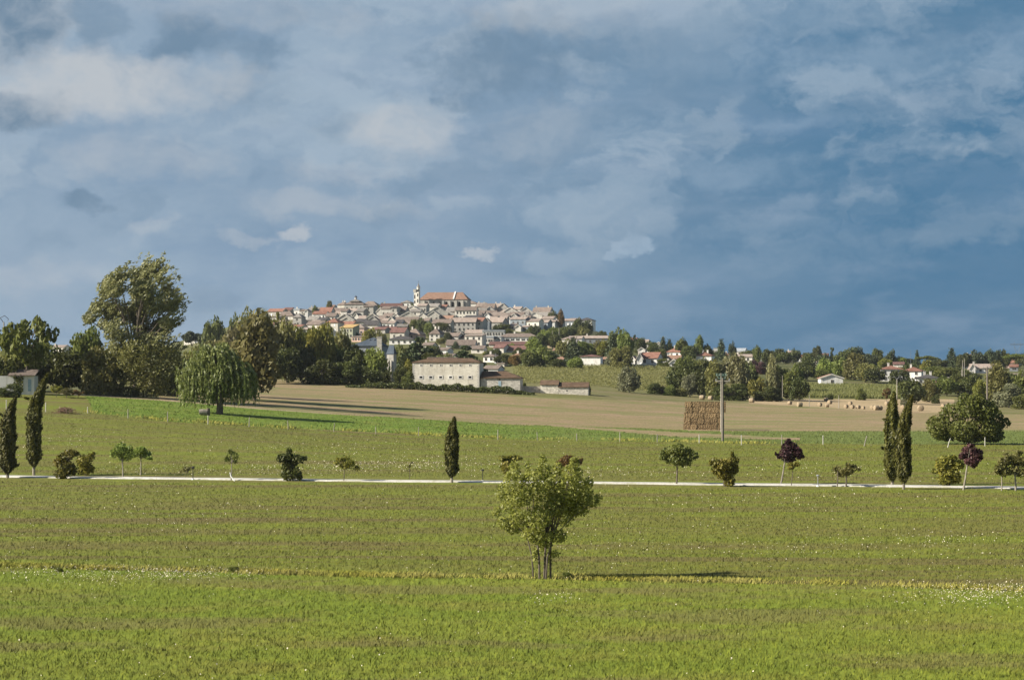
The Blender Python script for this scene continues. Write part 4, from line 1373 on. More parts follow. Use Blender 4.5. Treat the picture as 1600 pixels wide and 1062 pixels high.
def walls_mb(kind, W, D, H, R, base=3.0):
    mb = MB()
    x, y = W / 2, D / 2
    e = .02
    if kind == 'S':
        mb.extr([(-y, -base), (y, -base), (y, H - e), (0, H + R - e), (-y, H - e)], 0, -x, x)
    elif kind == 'G':
        mb.extr([(-x, -base), (x, -base), (x, H - e), (0, H + R - e), (-x, H - e)], 1, -y, y)
    elif kind == 'T':
        mb.extr([(-y, -base), (y, -base), (y, H + R - .1), (-y, H - e - .08)], 0, -x, x)
    else:
        mb.box(-x, x, -y, y, -base, H)
    return mb


BARE = {'stone': 'wall_stone', 'white': 'wall_white', 'cream': 'wall_cream', 'grey': 'wall_grey', 'blue': 'wall_blue_shaded', 'pink': 'wall_pink', 'yel': 'wall_yellow',
        'green': 'wall_green', 'barn': 'wall_barn', 'rubble': 'wall_rubble'}


def house(x0, x1, ridge, eave, base, kind, wall, roof, label, win=(0, 0), yaw=16, depth=8.5, dmin=600, chim=0, style='plain', cat='house', name='house', wsize=None, d=None, cx=None):
    th = math.radians(yaw)
    pc = (x0 + x1) / 2.0
    d = d if d else hit(pc, base, dmin)
    s = d / F
    W = (x1 - x0) * s / math.cos(th)
    if kind == 'G':
        depth = max(depth, 9)
    zb = HC + (HZ - base) * s
    H = (base - eave) * s
    R = max((eave - ridge) * s, .3)
    front = np.array([(pc - 800) * s, d, zb])
    ctr = front + np.array([math.sin(th), math.cos(th), 0]) * depth / 2
    root = thing(name, ctr, label, cat, rz=-th)
    deep = max(2.0, zb - float(zdc(d, pc)) + 2.0)
    walls_mb(kind, W, depth, H, R, deep).build('wall', MAT[BARE[wall]], root)
    rf = roof_mb(kind, W, depth, H, R).build('roof', MAT['roof_' + roof], root)
    if kind == 'G':       # added pale strip: the sunlit edge of the gable roof put into colour
        sl, o_ = R / (W / 2), .45
        pr = [(-W / 2 - o_, H - o_ * sl - .12), (0, H + R - .12), (W / 2 + o_, H - o_ * sl - .12), (W / 2 + o_, H - o_ * sl + .26), (0, H + R + .26), (-W / 2 - o_, H - o_ * sl + .26)]
        MB().extr(pr, 1, -depth / 2 - .40, -depth / 2 - .322).build('lit_edge_strip', MAT['wall_cream'], rf)
    rr = random.Random(int(x0 * 7 + base))
    for c in range(chim):
        u = rr.uniform(.3, .45) * (1 if c % 2 else -1) * W
        if kind == 'H':
            u *= .35
        v = 0.0 if kind != 'G' else rr.uniform(-.2, .1) * depth
        if kind == 'G':
            u = W * .22 * (1 if c % 2 else -1)
            zz = H + R * .5
        else:
            zz = H + R - .4
        m = MB().box(u - .38, u + .38, v - .3, v + .3, zz, H + R + 1.1).box(u - .46, u + .46, v - .38, v + .38, H + R + 1.103, H + R + 1.25)
        m.build('chimney', MAT['wall_stone' if wall not in ('white', 'cream') else 'wall_cream'], rf)
    nx, nz = win
    if nx and nz:
        ww, wh = wsize or (.95, 1.35)
        if H < 3.2:
            wh = min(wh, H * .45)
        wh = min(wh, H / nz * .55)
        for j in range(nz):
            for i in range(nx):
                u = (-.5 + (i + .5 + (rr.uniform(-.08, .08))) / nx) * W * .94
                z = H * ((j + .5) / nz) - wh / 2 + (.1 if nz == 1 else 0)
                link('window', window_mesh(ww, wh, style), root, (u, -depth / 2, z))
    return root


HOUSES = '''
417 442 482 486.5 497 S stone red 2x1 closed c0|stone house with red roof and two white shutters, leftmost on the town skyline
417 434 493.5 495.5 503 T stone brown 0x0 plain c0|low lean-to roof below the two white shutters at town's left end
442 455 480.3 484.5 494 S stone dkred 0x0 plain c0|dark red roof rising just right of the two-shuttered skyline house
439 458 485 493.5 500 H cream brown 1x1 plain c0|broad brown hipped roof left of the tall grey-walled corner house
458 471 490 495.5 509 H grey grey 1x2 plain c0|tall grey-walled house with dark right side above bright cream house
459 468 482 485 494 F white zinc 1x1 plain c1|small pale house with tall chimney post on left skyline
468 477 483 485.5 500 S grey brown 1x2 plain c0|narrow grey house beside a bright white gable wall
476.5 481 484 486 502 G white tan 0x0 plain c0|narrow bright white gable wall on the left of town
480 500 480 486.5 494 S stone grey 2x1 plain c1|long grey-brown roof left of the red-orange skyline roof
498 517 480 487.5 497 S cream red 2x1 plain c0|red-orange roofed house on the left skyline of town
488 509 486 490.5 499 S white red 3x1 plain c0|white-walled house with faded red roof beneath the red-orange one
480 496 493.5 499.5 504 S grey grey 0x0 plain c0|low grey roof in shade above the long low cream wall
495 509 496 500 505 S grey dark 0x0 plain c0|dark low roof left of the tall red-roofed stone house
478 504 501.5 507 513 S cream brown 0x0 plain c0|long low cream wall under brown roof above left trees
456 471 507 510 521 S cream red 0x0 plain c0|bright cream house with thin red roof, lowest at left
469 484 511 515 522 T cream tan 0x0 plain c0|cream sloping-roofed house right of the bright cream one
444 457 505 508 516 S stone brown 1x1 plain c0|brown roof half hidden by trees left of bright cream house
496 509 508 512 529 S white red 1x2 plain c0|white narrow house with red roof left of tall stone house
509.5 528 497 504 528 H stone red 2x3 closed c0|tall stone house with red pyramid roof and white shutters
531 551 502 507 512 S cream red 0x0 plain c0|small red roof on top behind the yellow-fronted house
531 551.5 506.5 512 529 T green yellow 4x2 plain c0|pale green house under a bright yellow-orange sloping roof
551.5 569 506.5 512.5 526 H pink tan 2x1 plain c0|pink house with tan hipped roof and two dark windows
549 568 524.5 526 534 T pink tan 4x1 plain c0|pink annex with a row of windows before pink house
524 553 490.5 499.5 506 G grey grey 0x0 plain c0|wide grey gable above the tall red-roofed stone house
532 551 495.5 501 506 G stone brown 0x0 plain c0|smaller brown gable in front of a wide grey gable
516 534 481 486 494 S stone brown 0x0 plain c0|brown roofed stone house right of the red-orange skyline roof
511 521 476.3 479.5 488 S cream orange 0x0 plain c0|small orange roof on the skyline under round tree
527 540 471.5 476.5 484 H stone brown 0x0 plain c2|brown roof with two chimneys left of lantern-topped hall
563 589 470.5 477.5 486 H grey brown 1x1 plain c0|long brown hipped roof right of lantern-topped hall
568 583.5 476.5 479 491 S stone brown 1x2 plain c0|tall square stone house with white strip below long hipped roof
541 557 481.5 486.5 497 S stone tan 2x1 plain c0|stone house with pinkish tan roof below lantern-topped hall
532 542 482 486 498 S cream brown 1x1 plain c0|cream wall and brown roof below lantern-topped hall, left
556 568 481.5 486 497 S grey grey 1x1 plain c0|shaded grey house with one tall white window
570 594 489.5 498 506 G stone grey 1x1 plain c0|stone gable left of the long dark red skyline roof's foot
575 590 494 500 508 G stone brown 0x0 plain c0|lower stone gable with brown roof above cream two-window house
568 590 500.5 507.5 519 S cream dark 2x1 plain c0|cream house under dark roof with two square windows
588 600 493 499 506 S stone brown 0x0 plain c0|brown roof squeezed between stone gables left of church
590 604 500.5 504.5 514 S white brown 2x1 plain c0|white house with two small dark windows in a row
603 616 501 504.8 514 S white tan 2x1 plain c0|white house with tan roof right of the two dark windows
616 628 499.5 504 513 S white dark 0x0 plain c0|blank white wall under dark roof left of tree clump
594 628 473.8 478.5 488 S stone dkred 0x0 plain c1|long dark red roof on the skyline left of small white house
626.5 641 469 472.8 480 H white grey 2x1 plain c0|small white house with grey pyramid roof left of church tower
595 610 478.5 482.5 497 S grey brown 2x1 plain c0|grey square house with two upper windows below dark red roof
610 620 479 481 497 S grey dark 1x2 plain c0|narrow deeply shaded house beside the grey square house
619 633 478 486 496 S stone brown 0x0 plain c0|steep brown roof left of wide pale-edged gable
631 657 478 485.5 492 G stone grey 0x0 plain c1|jumbled stone gable just below small white skyline house
621 656 487 496 503 G stone brown 2x1 plain c0|widest stone gable below church tower, two small windows
617 652 495 503 509 S stone brown 0x0 plain c0|dark brown roof spreading in front of the widest gable
652 666 474 477.8 490 S stone tan 3x1 plain c0|stone house with tan roof at the foot of church tower
655 687 468.5 477 484 G stone grey 0x0 plain c0|wide grey gable in front of the church's left end
667 700 479.5 489 499 G grey grey 1x1 plain c0|pale grey gable with one window below orange strip roof
669 686 486 492 504 G stone grey 2x1 plain c0|light stone gable with small windows right of shadowed alley
676 696 491 497 503 G stone tan 0x0 plain c0|low tan gable under light stone gable
692 706 469.5 474.5 482 H white orange 0x0 plain c0|white house with little orange hipped roof before church
683 697 475.8 479.5 487 S cream red 0x0 plain c0|bright orange-red strip roof before church wall
704 722 472 477.3 486 S stone grey 0x0 plain c1|grey-green roof with wall in front of the church's right
722 744 470 474.2 483 H cream brown 1x1 plain c0|pale house with brown roof at the church's right end
711 744 479 484.7 500 S cream brown 6x2 plain c0|long cream building with six small windows in a row
697 711 480 486 498 S grey grey 1x1 plain c0|grey roof left of the six-window cream building
726 752 492.3 496.5 503 S grey dark 0x0 plain c0|dark low roof below the six-window cream building
687 706 492.8 497.5 504 S stone orange 0x0 plain c0|orange-brown roof right of the low tan gable
675 704 498.5 504.5 519 S grey brown 3x2 plain c0|grey house with brown roof above hipped cream house
706 743 496.2 503 518 S grey tan 5x2 plain c0|long grey building with tan roof and two window rows
743 754 496 501.5 518 S cream red 1x2 plain c0|cream end house with rusty red roof right of long grey building
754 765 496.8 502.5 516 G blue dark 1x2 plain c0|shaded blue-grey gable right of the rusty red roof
743 757 473 479 488 S stone brown 0x0 plain c1|brown roof with stump chimney right of church on skyline
752 771 474 484 493 S stone brown 0x0 plain c1|big steep brown roof on skyline right of church
748 759 481 487 497 S cream grey 1x1 plain c0|bright cream slim house beneath big steep brown roof
754 776 479 487.5 497 G stone grey 1x1 plain c0|grey gable below the big steep brown roof
758 774 485 493 499 S stone brown 0x0 plain c0|dark brown roof above broad tan hipped roof, left
770 785 474 480 489 S cream tan 0x0 plain c1|tan roof with pale wall on skyline left of big pale gable
774 797 474.2 484 494 G grey brown 0x0 plain c1|biggest pale grey gable on right skyline
783 811 480.5 489 497 G stone brown 0x0 plain c0|brown stone gable in front of the biggest pale gable
800 813 478.8 483 492 S cream tan 0x0 plain c1|tan roof on skyline between pale gable and low stone gable
811 832 480 487.5 498 G stone grey 0x0 plain c0|low stone gable on skyline with pale edges, right part
795 817 487.5 494 500 S stone brown 0x0 plain c0|grey-brown roof behind three-window house
761 796 487.3 493.5 502 H cream tan 1x1 plain c0|broad tan hipped roof in the middle right of town
764 785 496 503 514 S grey tan 1x1 plain c0|pinkish tan roof and grey wall below broad hipped roof
780 791 493.5 498 507 S grey tan 1x1 plain c0|small tan roof right of pinkish tan roof
797 821 495 498.5 510 S blue tan 3x1 plain c2|blue-grey house with three square windows and tan roof
791 797.5 494.5 497 506 G white tan 0x0 plain c0|narrow white end wall left of three-window blue-grey house
796 805 505.3 509 515 S grey tan 1x1 plain c0|little grey shed with tan roof below three-window house
805 814 507.8 511 518 G cream tan 0x0 plain c0|little bright cream gable below three-window house
815 825 508.5 510.5 518 S blue tan 1x1 plain c0|small shaded house right of little cream gable
822 842 498 501.7 513 S cream tan 2x1 plain c0|cream house with flat tan roof right of three-window house
825 847 488 493 501 G cream brown 1x1 plain c0|cream gable under brown roof at right skyline
832 859 479.8 486.8 495 S stone brown 0x0 plain c2|brown skyline roof with tall chimney left of round tree
835 860 487.5 493.5 502 S grey grey 1x1 plain c1|grey-brown roof below the tall-chimney skyline roof
842 856 499.5 503.5 513 S blue tan 2x1 plain c0|shaded house with tan roof above tree belt
856 867 500 502.5 511 S white tan 0x0 plain c0|white angled wall left of the dark balcony front
865 878 500 501.8 512 S grey tan 2x2 plain c1|house with dark two-storey balcony front near right skyline
878 897 497.8 501 512 S blue tan 3x1 closed c0|blue-grey house with three white shutters near right skyline
890 905 497 500 509 S cream brown 0x0 plain c0|brown roof between three-shuttered and dark-hipped houses
904 925 496.3 500.7 514 H white dark 1x1 plain c0|white house with dark hipped roof ending the town skyline
716 727 523.7 527.8 532 S cream dkred 0x0 plain c0|small dark red roof left of double tan-roofed house
712 723 517.5 521 527 G stone tan 0x0 plain c0|small round-topped stone gable amid dark shrubs
726 752.5 515 520.2 524 S cream tan 0x0 plain c0|upper tan roof of the big cream house, centre
726 753 521.5 524.5 541 T cream tan 3x2 plain c0|big cream house with lower tan roof strip, centre
670.5 687 513 521.7 533 H cream brown 2x2 plain c2|cream hipped-roof house with two chimneys and blue shaded side
697 742 530.8 538.7 544 S white brown 0x0 plain c0|long brown roof above the dark flat-topped cedar
680 699 543 546.5 553.5 S white brown 3x1 closed c1|little white veranda house above the long barn
677 707 552.5 556.5 562 S stone brown 0x0 plain c0|brown strip roof beneath the white veranda house
580 602 510.8 514.5 521 S stone dkred 0x0 plain c0|dark red roof left of the white patch above slate manor
599 616 510.5 514 520 S white dkred 0x0 plain c0|white patch of wall under dark red roof above slate manor
609 632 511.8 519 531 S stone dkred 2x1 plain c0|stone house with red-brown roof above the white dark-roofed one
631 656 513.5 522.5 530 H pink brown 3x1 plain c1|pinkish house with brown hipped roof beside red-brown roof
608 646 525 530.5 538 H white dark 4x1 plain c0|white house with wide dark roof above cedar
641 657 552.5 555 561 T white zinc 2x1 plain c0|white garden buildings glimpsed left of great cedar foot
754 788 515.3 517.6 526 F white zinc 7x1 plain c0|white flat-roofed building with row of small windows
753 771 525 527.5 537 F cream zinc 4x1 plain c0|pale terrace building with a band of dark windows
770 783 525.5 527 535 F white zinc 2x1 plain c0|low white wing joining the long white building's left
779 839 520.8 526.6 535 H white brown 7x1 wide c1|long white building with seven window bands and brown roof
764 836 533.6 538.2 543 S cream dkred 5x1 plain c0|very long dark red roof below the long white building
771 787 538 543.2 551 S cream dkred 0x0 plain c0|dark red block roof with cream wall, left
786 821 540 547.2 551 S cream dkred 0x0 plain c0|long low dark red roof above reddish tree
755 772.5 553 556.8 566 H white brown 2x1 plain c1|small white house with two dark windows above barn end
800 813 552 556.5 566 H cream orange 1x1 plain c1|half-hidden house with bright orange roof
756 778 571 576 580 S white brown 0x0 plain c0|low tan-brown outbuilding just right of the long barn
777 788 566.8 568.5 573 F cream tan 0x0 plain c0|small cream walled shed beside the white caravan
855 867 532.5 537.8 544 S yel dkred 1x1 plain c0|low yellow-walled house with dark red roof
864 876 544 547.3 555 S blue orange 0x0 plain c0|little orange roof on shaded wall in the trees
868 879 557.5 562.5 566 S stone orange 0x0 plain c0|tiny brick-coloured roof low in the trees
888 909 525 528.8 538 S white tan 2x1 plain c0|white left end of the long pale lower building
908 956 524.5 528.3 538 S blue tan 5x1 plain c1|long pale lower building, shaded blue wall and tan roof
878 892 526.5 530 538 H cream tan 0x0 plain c0|tan hipped roof behind dark conifer at long building's left
907 938 554 557 571 H white dkred 0x0 plain c0|white bungalow with dark red roof at vineyard's top
918 951 558 563.5 570 S white orange 3x1 wide c0|orange-roofed porch wing in front of the white bungalow
985 1012 530.5 535.2 542 S white tan 3x1 wide c1|long tan-roofed villa on the right slope's skyline
978 992 527.5 531.5 542 S cream red 0x0 plain c0|reddish roof at left of long tan villa
967 979 527.5 532 540 S stone red 0x0 plain c0|reddish roof among dark trees right of the town
1024 1034 534.5 537 546 G cream tan 0x0 plain c0|narrow yellowish gable house between conifers
997 1008 543 546.5 553 G white tan 0x0 plain c1|low white gable above the red-roofed gabled house
1007 1021 542.5 546.8 553 S white tan 0x0 plain c1|low tan roof right of the low white gable
1000 1027 550.5 559 570 S white red 2x1 plain c1|large red-roofed white house above the vineyard
995 1004 551.5 559 570 G white red 0x0 plain c1|bright white gable end of the large red-roofed house
983 992 555.5 561 569 G white tan 0x0 plain c0|small white gable left of the large red-roofed house
1043 1063 543 549.8 559 H white red 2x1 plain c2|white villa with red hipped roof among trees
1037 1045 550.8 552 560 F white zinc 0x0 plain c0|plain white cube left of red-hipped villa
1034 1044 556.5 561 567 G white orange 0x0 plain c0|white gable below the plain white cube
1042 1062 555.3 560.5 567 S white orange 0x0 plain c1|orange roof below red-hipped villa
1046.5 1059 561.3 566.5 573.5 G white tan 1x1 wide c0|little white garage house with tan roof at vineyard's corner
1088 1111 550.2 555.8 563 H white red 0x0 plain c2|red hipped roof low behind belt trees left of pole
1087 1101 545 547.3 553 S cream orange 0x0 plain c0|small flat orange roof above red hipped one
1106 1120 547 550 557 G white orange 0x0 plain c0|low white gable right of red hipped roof
1115 1123.5 542.8 544 552 F white zinc 0x0 plain c0|white box-shaped house beside spiky pine
1139.5 1163 544 548.3 555 S white zinc 4x1 plain c0|grey metal roofed house on the skyline
1131 1141 552 555 561 S cream orange 0x0 plain c1|small cream house below grey metal roof
1149 1175 553.5 557.3 566 S cream tan 2x1 plain c1|tan-roofed cream house above windblown poplars
1176 1195 554 561 566 G white zinc 0x0 plain c1|white gable with grey roof over purple bushes
1190 1207 558 561.3 568 S white orange 1x1 plain c1|orange roof right of grey-roofed white gable
1244 1256 554 558 565 S white red 0x0 plain c1|small red-roofed white house on right skyline
1230 1240 548 551 560 S cream tan 0x0 plain c1|pale house with chimney between skyline trees
1271 1293 552 560 567 S cream dkred 0x0 plain c0|red-brown steep roof on right skyline
1266 1276 564 566 571 S white tan 0x0 plain c0|low white shed below red-brown steep roof
1249 1273 569 574 580 S cream tan 0x0 plain c1|tan low roof left of the dark-roofed house
1281 1301 571.5 578 586 H white dark 2x1 plain c1|dark hipped roof house above white chalet
1282.5 1317 585 590.5 602.5 G white orange 1x1 plain c0|white chalet with orange gable roof above cornfield
1377 1410 571.3 576.8 596 H white red 3x2 plain c1|white two-storey villa with red hipped roof, right of centre right
1396 1412 565.5 569 576 S cream dkred 0x0 plain c0|brownish roof behind the two-storey villa
1412 1438.5 573.5 579.7 594 H white red 2x2 plain c1|white house with red roof and bluish windows
1434 1467.5 585 591 601.5 H white dark 4x1 plain c2|white house under wide dark roof with two chimneys
1457 1478.5 595 600.3 610 S white orange 3x1 plain c0|low white house with orange roof beside dark-roofed one
1477 1492 594.5 600.5 609 S stone orange 1x1 wide c1|orange roof over dark carport opening
1517.5 1557 568.8 575 583 S white tan 4x1 plain c1|long bungalow with tan roof at right
1516 1524 568.5 575 583 G white tan 0x0 plain c0|white gable end of long bungalow
1504 1517 571 573 576 T white zinc 0x0 plain c0|white awning roof left of the long bungalow
1572 1589 560.5 567 575 H pink red 1x1 plain c2|red hipped roof right, beneath flat-domed tree
1577 1586 583 585 590 F cream tan 0x0 plain c0|small cream wall block at right among bushes
1588 1604 584 587.5 596 S cream brown 1x1 plain c0|cream house cut by right photo edge
1578 1590 569.5 573 580 S blue red 1x1 wide c0|red roofed shaded porch at far right
1509 1517 553.5 556 562 S white dkred 0x0 plain c1|dark red roof with white chimney peeping from skyline trees
287 305 527.5 531.5 538 S cream tan 0x0 plain c1|tan roof on the left hillside beneath flat pine
307 319 528 531.5 538 G white tan 0x0 plain c0|pale house right of tan roof on left hillside
363.5 373 501.5 504 515 S white tan 1x1 plain c0|white wall shining between trees left of town
78 101 539 542.5 548 S cream tan 0x0 plain c1|distant tan roof between the left trees
124 136 552 556 562 S stone red 0x0 plain c0|reddish roof glimpsed behind left trees
'''
for ln in HOUSES.strip().split('\n'):
    a, lab = ln.split('|')
    f_ = a.split()
    x0, x1, rg, ev, bs = map(float, f_[:5])
    kind, wl, rfm = f_[5:8]
    nx, nz = map(int, f_[8].split('x'))
    sty = f_[9]
    ws = None
    if sty == 'wide':
        sty, ws = 'plain', (1.9, .8)
    dmin = 600 if x0 > 1200 or bs > 545 else 780
    yaw = {'G': 10, 'F': 10}.get(kind, 16) + random.Random(int(x0)).uniform(-5, 6)
    if x1 - x0 > 30:
        yaw *= .5
    house(x0, x1, rg, ev, bs, kind, wl, rfm, lab, (nx, nz), yaw, dmin=dmin, chim=int(f_[10][1:]), style=sty, wsize=ws)

# more of the crowded town: houses of the upper lanes seen only as scraps of roof and wall
FILL = '''
436 447 487 491 499 S cream brown|tan-brown roof between the two-shuttered stone house and broad hipped roof
470 482 488 493 500 G cream grey|pale gable tucked right of the dark red skyline roof
486 498 500 504 509 S cream tan|tan roof just above long low cream wall
513 523 489 494 501 G cream brown|small cream gable right of the red-orange roofs
523 533 486 490 498 S grey tan|tan roof between brown skyline roof and wide grey gable
552 560 489 494 502 G cream brown|slim cream gable left of the shaded grey house
560 570 493 498 506 S stone tan|tan roof beneath the shaded grey house
596 606 497 501 508 S white tan|tan roof over white wall above two dark-windowed house
606 616 495 500 508 G stone grey|small grey gable left of the widest gable's dark roof
628 640 503 507 513 S cream tan|tan roof right of the grey roof by tree clump
660 670 497 501 508 S cream brown|brown roof below the stone gable closing alley
680 692 483 488 496 G cream grey|cream gable between orange strip roof and pale grey gable
700 710 500 504 511 S cream brown|brown roof at left of the long grey building
714 724 486 489 496 S white grey|grey roof over white wall behind six-window building's front
756 766 489 494 502 G white brown|small white gable left of the dark brown roof
766 776 494 499 507 S cream tan|tan roof just below the dark brown roof
798 808 490 494 501 G stone brown|brown stone gable left of three-window blue-grey house
817 828 493 497 505 S cream brown|brown roof right of the cream gable on upper right
836 846 502 506 513 S white tan|white wall under tan roof left of white angled wall
846 856 490 494 501 G cream brown|cream gable under the tall-chimney skyline roof
640 650 516 519 526 S cream dkred|dark red roof among trees below tree clump
690 700 523 527 533 G cream tan|small cream gable right of the two-chimney hipped house
762 772 527 531 537 S cream brown|brown roof left of the long white building
741 751 528 532 539 S cream tan|tan roof left of pale terrace building
545 566 477 482 490 S grey grey|scrap of grey roof in shade under lantern-topped hall
588 600 481 487 494 G stone grey|grey gable left of grey square house
598 612 489 494 500 S stone brown|brown roof below the grey square house
612 626 490 496 502 G cream grey|pale gable between shaded narrow house and widest gable
640 656 483 487 494 S cream grey|pale lane house left of the church foot
668 684 474 479 487 S stone grey|grey roof tucked behind the pale grey gable
696 708 484 489 495 S cream grey|pale wall scrap left of long cream building
690 712 487 492 499 G grey grey|grey gable above orange-brown roof
744 756 485 490 498 S white brown|white slim wall right of the long cream building
738 752 488 492 499 S cream brown|brown roof behind dark low roof
772 790 483 488 494 S stone tan|tan roof scrap under the biggest pale gable
806 826 486 492 498 S stone grey|grey roof above blue-grey three-window house
786 800 489 493 498 S stone brown|brown scrap of roof right of broad hipped roof
812 832 491 496 503 G cream tan|cream gable above the flat tan-roofed cream house
846 864 494 498 505 S cream tan|tan roof right of the cream brown gable
556 572 498 503 511 S grey dark|dark lane roof behind the pink house
588 604 509 512 518 S stone brown|brown roof below two dark-windowed white house
536 550 486 491 498 S stone grey|grey roof above the wide grey gable
508 524 489 494 502 S cream brown|brown roof right of faded red roofed white house
500 512 503 507 514 S stone dark|dark roof between red-roofed narrow white house and cream wall
620 636 506 510 516 S cream grey|grey roof left of the tree clump
652 668 489 495 503 G stone grey|stone gable closing the shadowed alley
700 716 520 525 532 S stone brown|brown roof right of hipped cream house
736 756 540 545 552 S cream brown|brown roof under big cream house, behind cedar
660 676 535 539 546 S cream brown|brown roof behind the great spreading cedar
582 600 502 506 512 S cream tan|tan roof behind white two-windowed wall
457 472 498 502 508 S stone brown|brown roof in front of the tall grey-walled house
430 446 500 504 512 S cream tan|tan roof among trees at town's left foot
422 436 503 507 514 S stone dkred|dark red roof among trees at town's left end
515 530 513 517 524 S cream brown|brown roof at foot of tall stone house
'''
for ln in FILL.strip().split('\n'):
    a, lab = ln.split('|')
    f_ = a.split()
    x0, x1, rg, ev, bs = map(float, f_[:5])
    house(x0, x1, rg, ev, bs, f_[5], f_[6], f_[7], lab, (random.choice([0, 1, 2]), 1), random.uniform(4, 22), dmin=780, chim=random.choice([0, 0, 1]))


# ---- the church on the hill top
d = 1330.0; s = d / F
zb = HC + (HZ - 484) * s
yaw = math.radians(9)
root = thing('church', ((695 - 800) * s, d + 7, zb), 'stone church with long orange tiled roof crowning the hill town', 'church', rz=-yaw)
Wn, Dn, Hn, Rn = 76 * s, 14.0, 16 * s, 11.8 * s
walls_mb('H', Wn, Dn, Hn, Rn, 6).build('wall', MAT['wall_grey'], root)
rf = roof_mb('H', Wn, Dn, Hn, Rn, ridge=56 * s).build('roof', MAT['roof_orange'], root)
u = 16.5 * s
MB().extr([(-Dn / 2 - .6, Hn + .1), (-.1, Hn + Rn + .15), (-.1, Hn + Rn + .7), (-Dn / 2 - .6, Hn + .75)], 0, u - .5, u + .5).build('roof_parapet', MAT['wall_white'], rf)
for i in range(7):
    x = -Wn / 2 + (i + .7) * Wn / 7.4
    MB().box(x - .7, x + .7, -Dn / 2 - 1.1, -Dn / 2 - .003, -4, Hn - .8).build('buttress', MAT['wall_stone'], root)
    if i < 6:
        xa = x + Wn / 14.8
        m = MB()
        prof = [(-.75, Hn * .30), (.75, Hn * .30), (.75, Hn * .66), (.5, Hn * .76), (0, Hn * .82), (-.5, Hn * .76), (-.75, Hn * .66)]
        m.extr([(xa + a, z) for a, z in prof], 1, -Dn / 2 - .06, -Dn / 2 + .2)
        m.build('window', MAT['void'], root)
# bell wall with its two turrets
zt = HC + (HZ - 484) * s
tw = thing('bell_tower', ((652.0 - 800) * s, d - 3, zt), 'pale church tower with two turrets and a small spire', 'tower', rz=-math.radians(14))
k_ = lambda r: (484 - r) * s
MB().box(-1.85, 1.75, -1.5, 1.5, -5, k_(457)).build('wall', MAT['wall_cream'], tw)
t1 = MB().box(-2.25, -.35, -1.75, 1.75, k_(457) + .003, k_(453)).box(-2.35, -.25, -1.85, 1.85, k_(453) + .003, k_(452.3)).build('turret', MAT['wall_grey'], tw)
t2 = MB()
n8 = 8
def ring(r, z):
    return [(1.0 + r * math.cos(a * 2 * math.pi / n8), r * math.sin(a * 2 * math.pi / n8), z) for a in range(n8)]
t2.tube([(1.0, 0, k_(457) + .003), (1.0, 0, k_(449.5))], [1.25, 1.15], 8).tube([(1.0, 0, k_(449.5) + .003), (1.0, 0, k_(449))], [1.45, 1.45], 8)
t2 = t2.build('turret', MAT['wall_cream'], tw)
sp = MB().tube([(1.0, 0, k_(449) + .003), (1.0, 0, k_(447)), (1.0, 0, k_(442.5))], [1.4, .75, .08], 8).build('spire', MAT['roof_grey'], tw)
MB().box(.95, 1.05, -.05, .05, k_(442.5) + .01, k_(439)).box(.6, 1.4, -.045, .045, k_(440.5), k_(440.2)).build('cross', MAT['metal_dark'], sp)
for (x, z0, z1) in ((-1.2, 467, 461), (.9, 463.5, 459), (-1.2, 474, 470), (.9, 473, 468)):
    MB().box(x - .4, x + .4, -1.56, -1.4, k_(z0), k_(z1)).build('window', MAT['void'], tw)
for z in (449.2 + 4.5,):
    MB().box(.6, 1.4, -1.30, -1.0, k_(z + 2), k_(z - 1.5)).build('opening', MAT['glass_dark'], t2)

# ---- the hall with a lantern on its roof
d = 1290.0; s = d / F
k_ = lambda r: (488 - r) * s
hl = thing('hall', ((555 - 800) * s, d + 5, HC + (HZ - 488) * s), 'grey hall with two-tiered roof topped by a small lantern turret', 'hall', rz=-math.radians(10))
MB().box(-6.6, 6.6, -5, 5, -5, k_(475.5)).build('wall', MAT['wall_grey'], hl)
rf = roof_mb('H', 13.2, 10, k_(475.5), 2.0, ridge=7).build('roof', MAT['roof_brown'], hl)
r2 = MB()
a = 3.6
r2.box(-2.6, 2.6, -2.6, 2.6, k_(475), k_(470.8))
r2.build('upper_wall', MAT['wall_stone'], hl)
roof_mb('H', 5.4, 5.4, k_(470.6), 1.5, o=1.0, ridge=.6).build('upper_roof', MAT['roof_grey'], hl)
MB().tube([(0, 0, k_(467.2)), (0, 0, k_(463.8))], [.8, .8], 8).build('lantern', MAT['wall_stone'], hl)
MB().tube([(0, 0, k_(463.8) + .003), (0, 0, k_(462.8)), (0, 0, k_(461))], [1.15, .85, .06], 8).build('lantern_cap', MAT['roof_slate'], hl)
for i in range(4):
    link('window', window_mesh(.9, 1.5, 'plain'), hl, (-4.8 + 3.2 * i, -5, k_(483)))

# ---- the slate-roofed manor behind the wood, its chimney and tower
d = 540.0; s = d / F
k_ = lambda r: (600 - r) * s
zb = HC + (HZ - 600) * s
mn = thing('manor', ((575 - 800) * s, d + 6, zb), 'manor with blue slate roof and tall stone chimney behind the wood', 'manor', rz=-math.radians(4))
X = lambda c: (c - 575) * s
m = MB().box(X(551), X(601), -6, 6, -3, k_(550))
m.build('wall', MAT['wall_stone'], mn)
ms = MB().poly([(X(550.3), -6.3, k_(550)), (X(601.5), -6.3, k_(550)), (X(601.5), 6.3, k_(550)), (X(550.3), 6.3, k_(550)),
                (X(552), -5.9, k_(540)), (X(600), -5.9, k_(540)), (X(600), 5.9, k_(540)), (X(552), 5.9, k_(540))],
               [(3, 2, 1, 0), (4, 5, 6, 7), (0, 1, 5, 4), (1, 2, 6, 5), (2, 3, 7, 6), (3, 0, 4, 7)])
ms.build('mansard', MAT['roof_zinc'], mn)
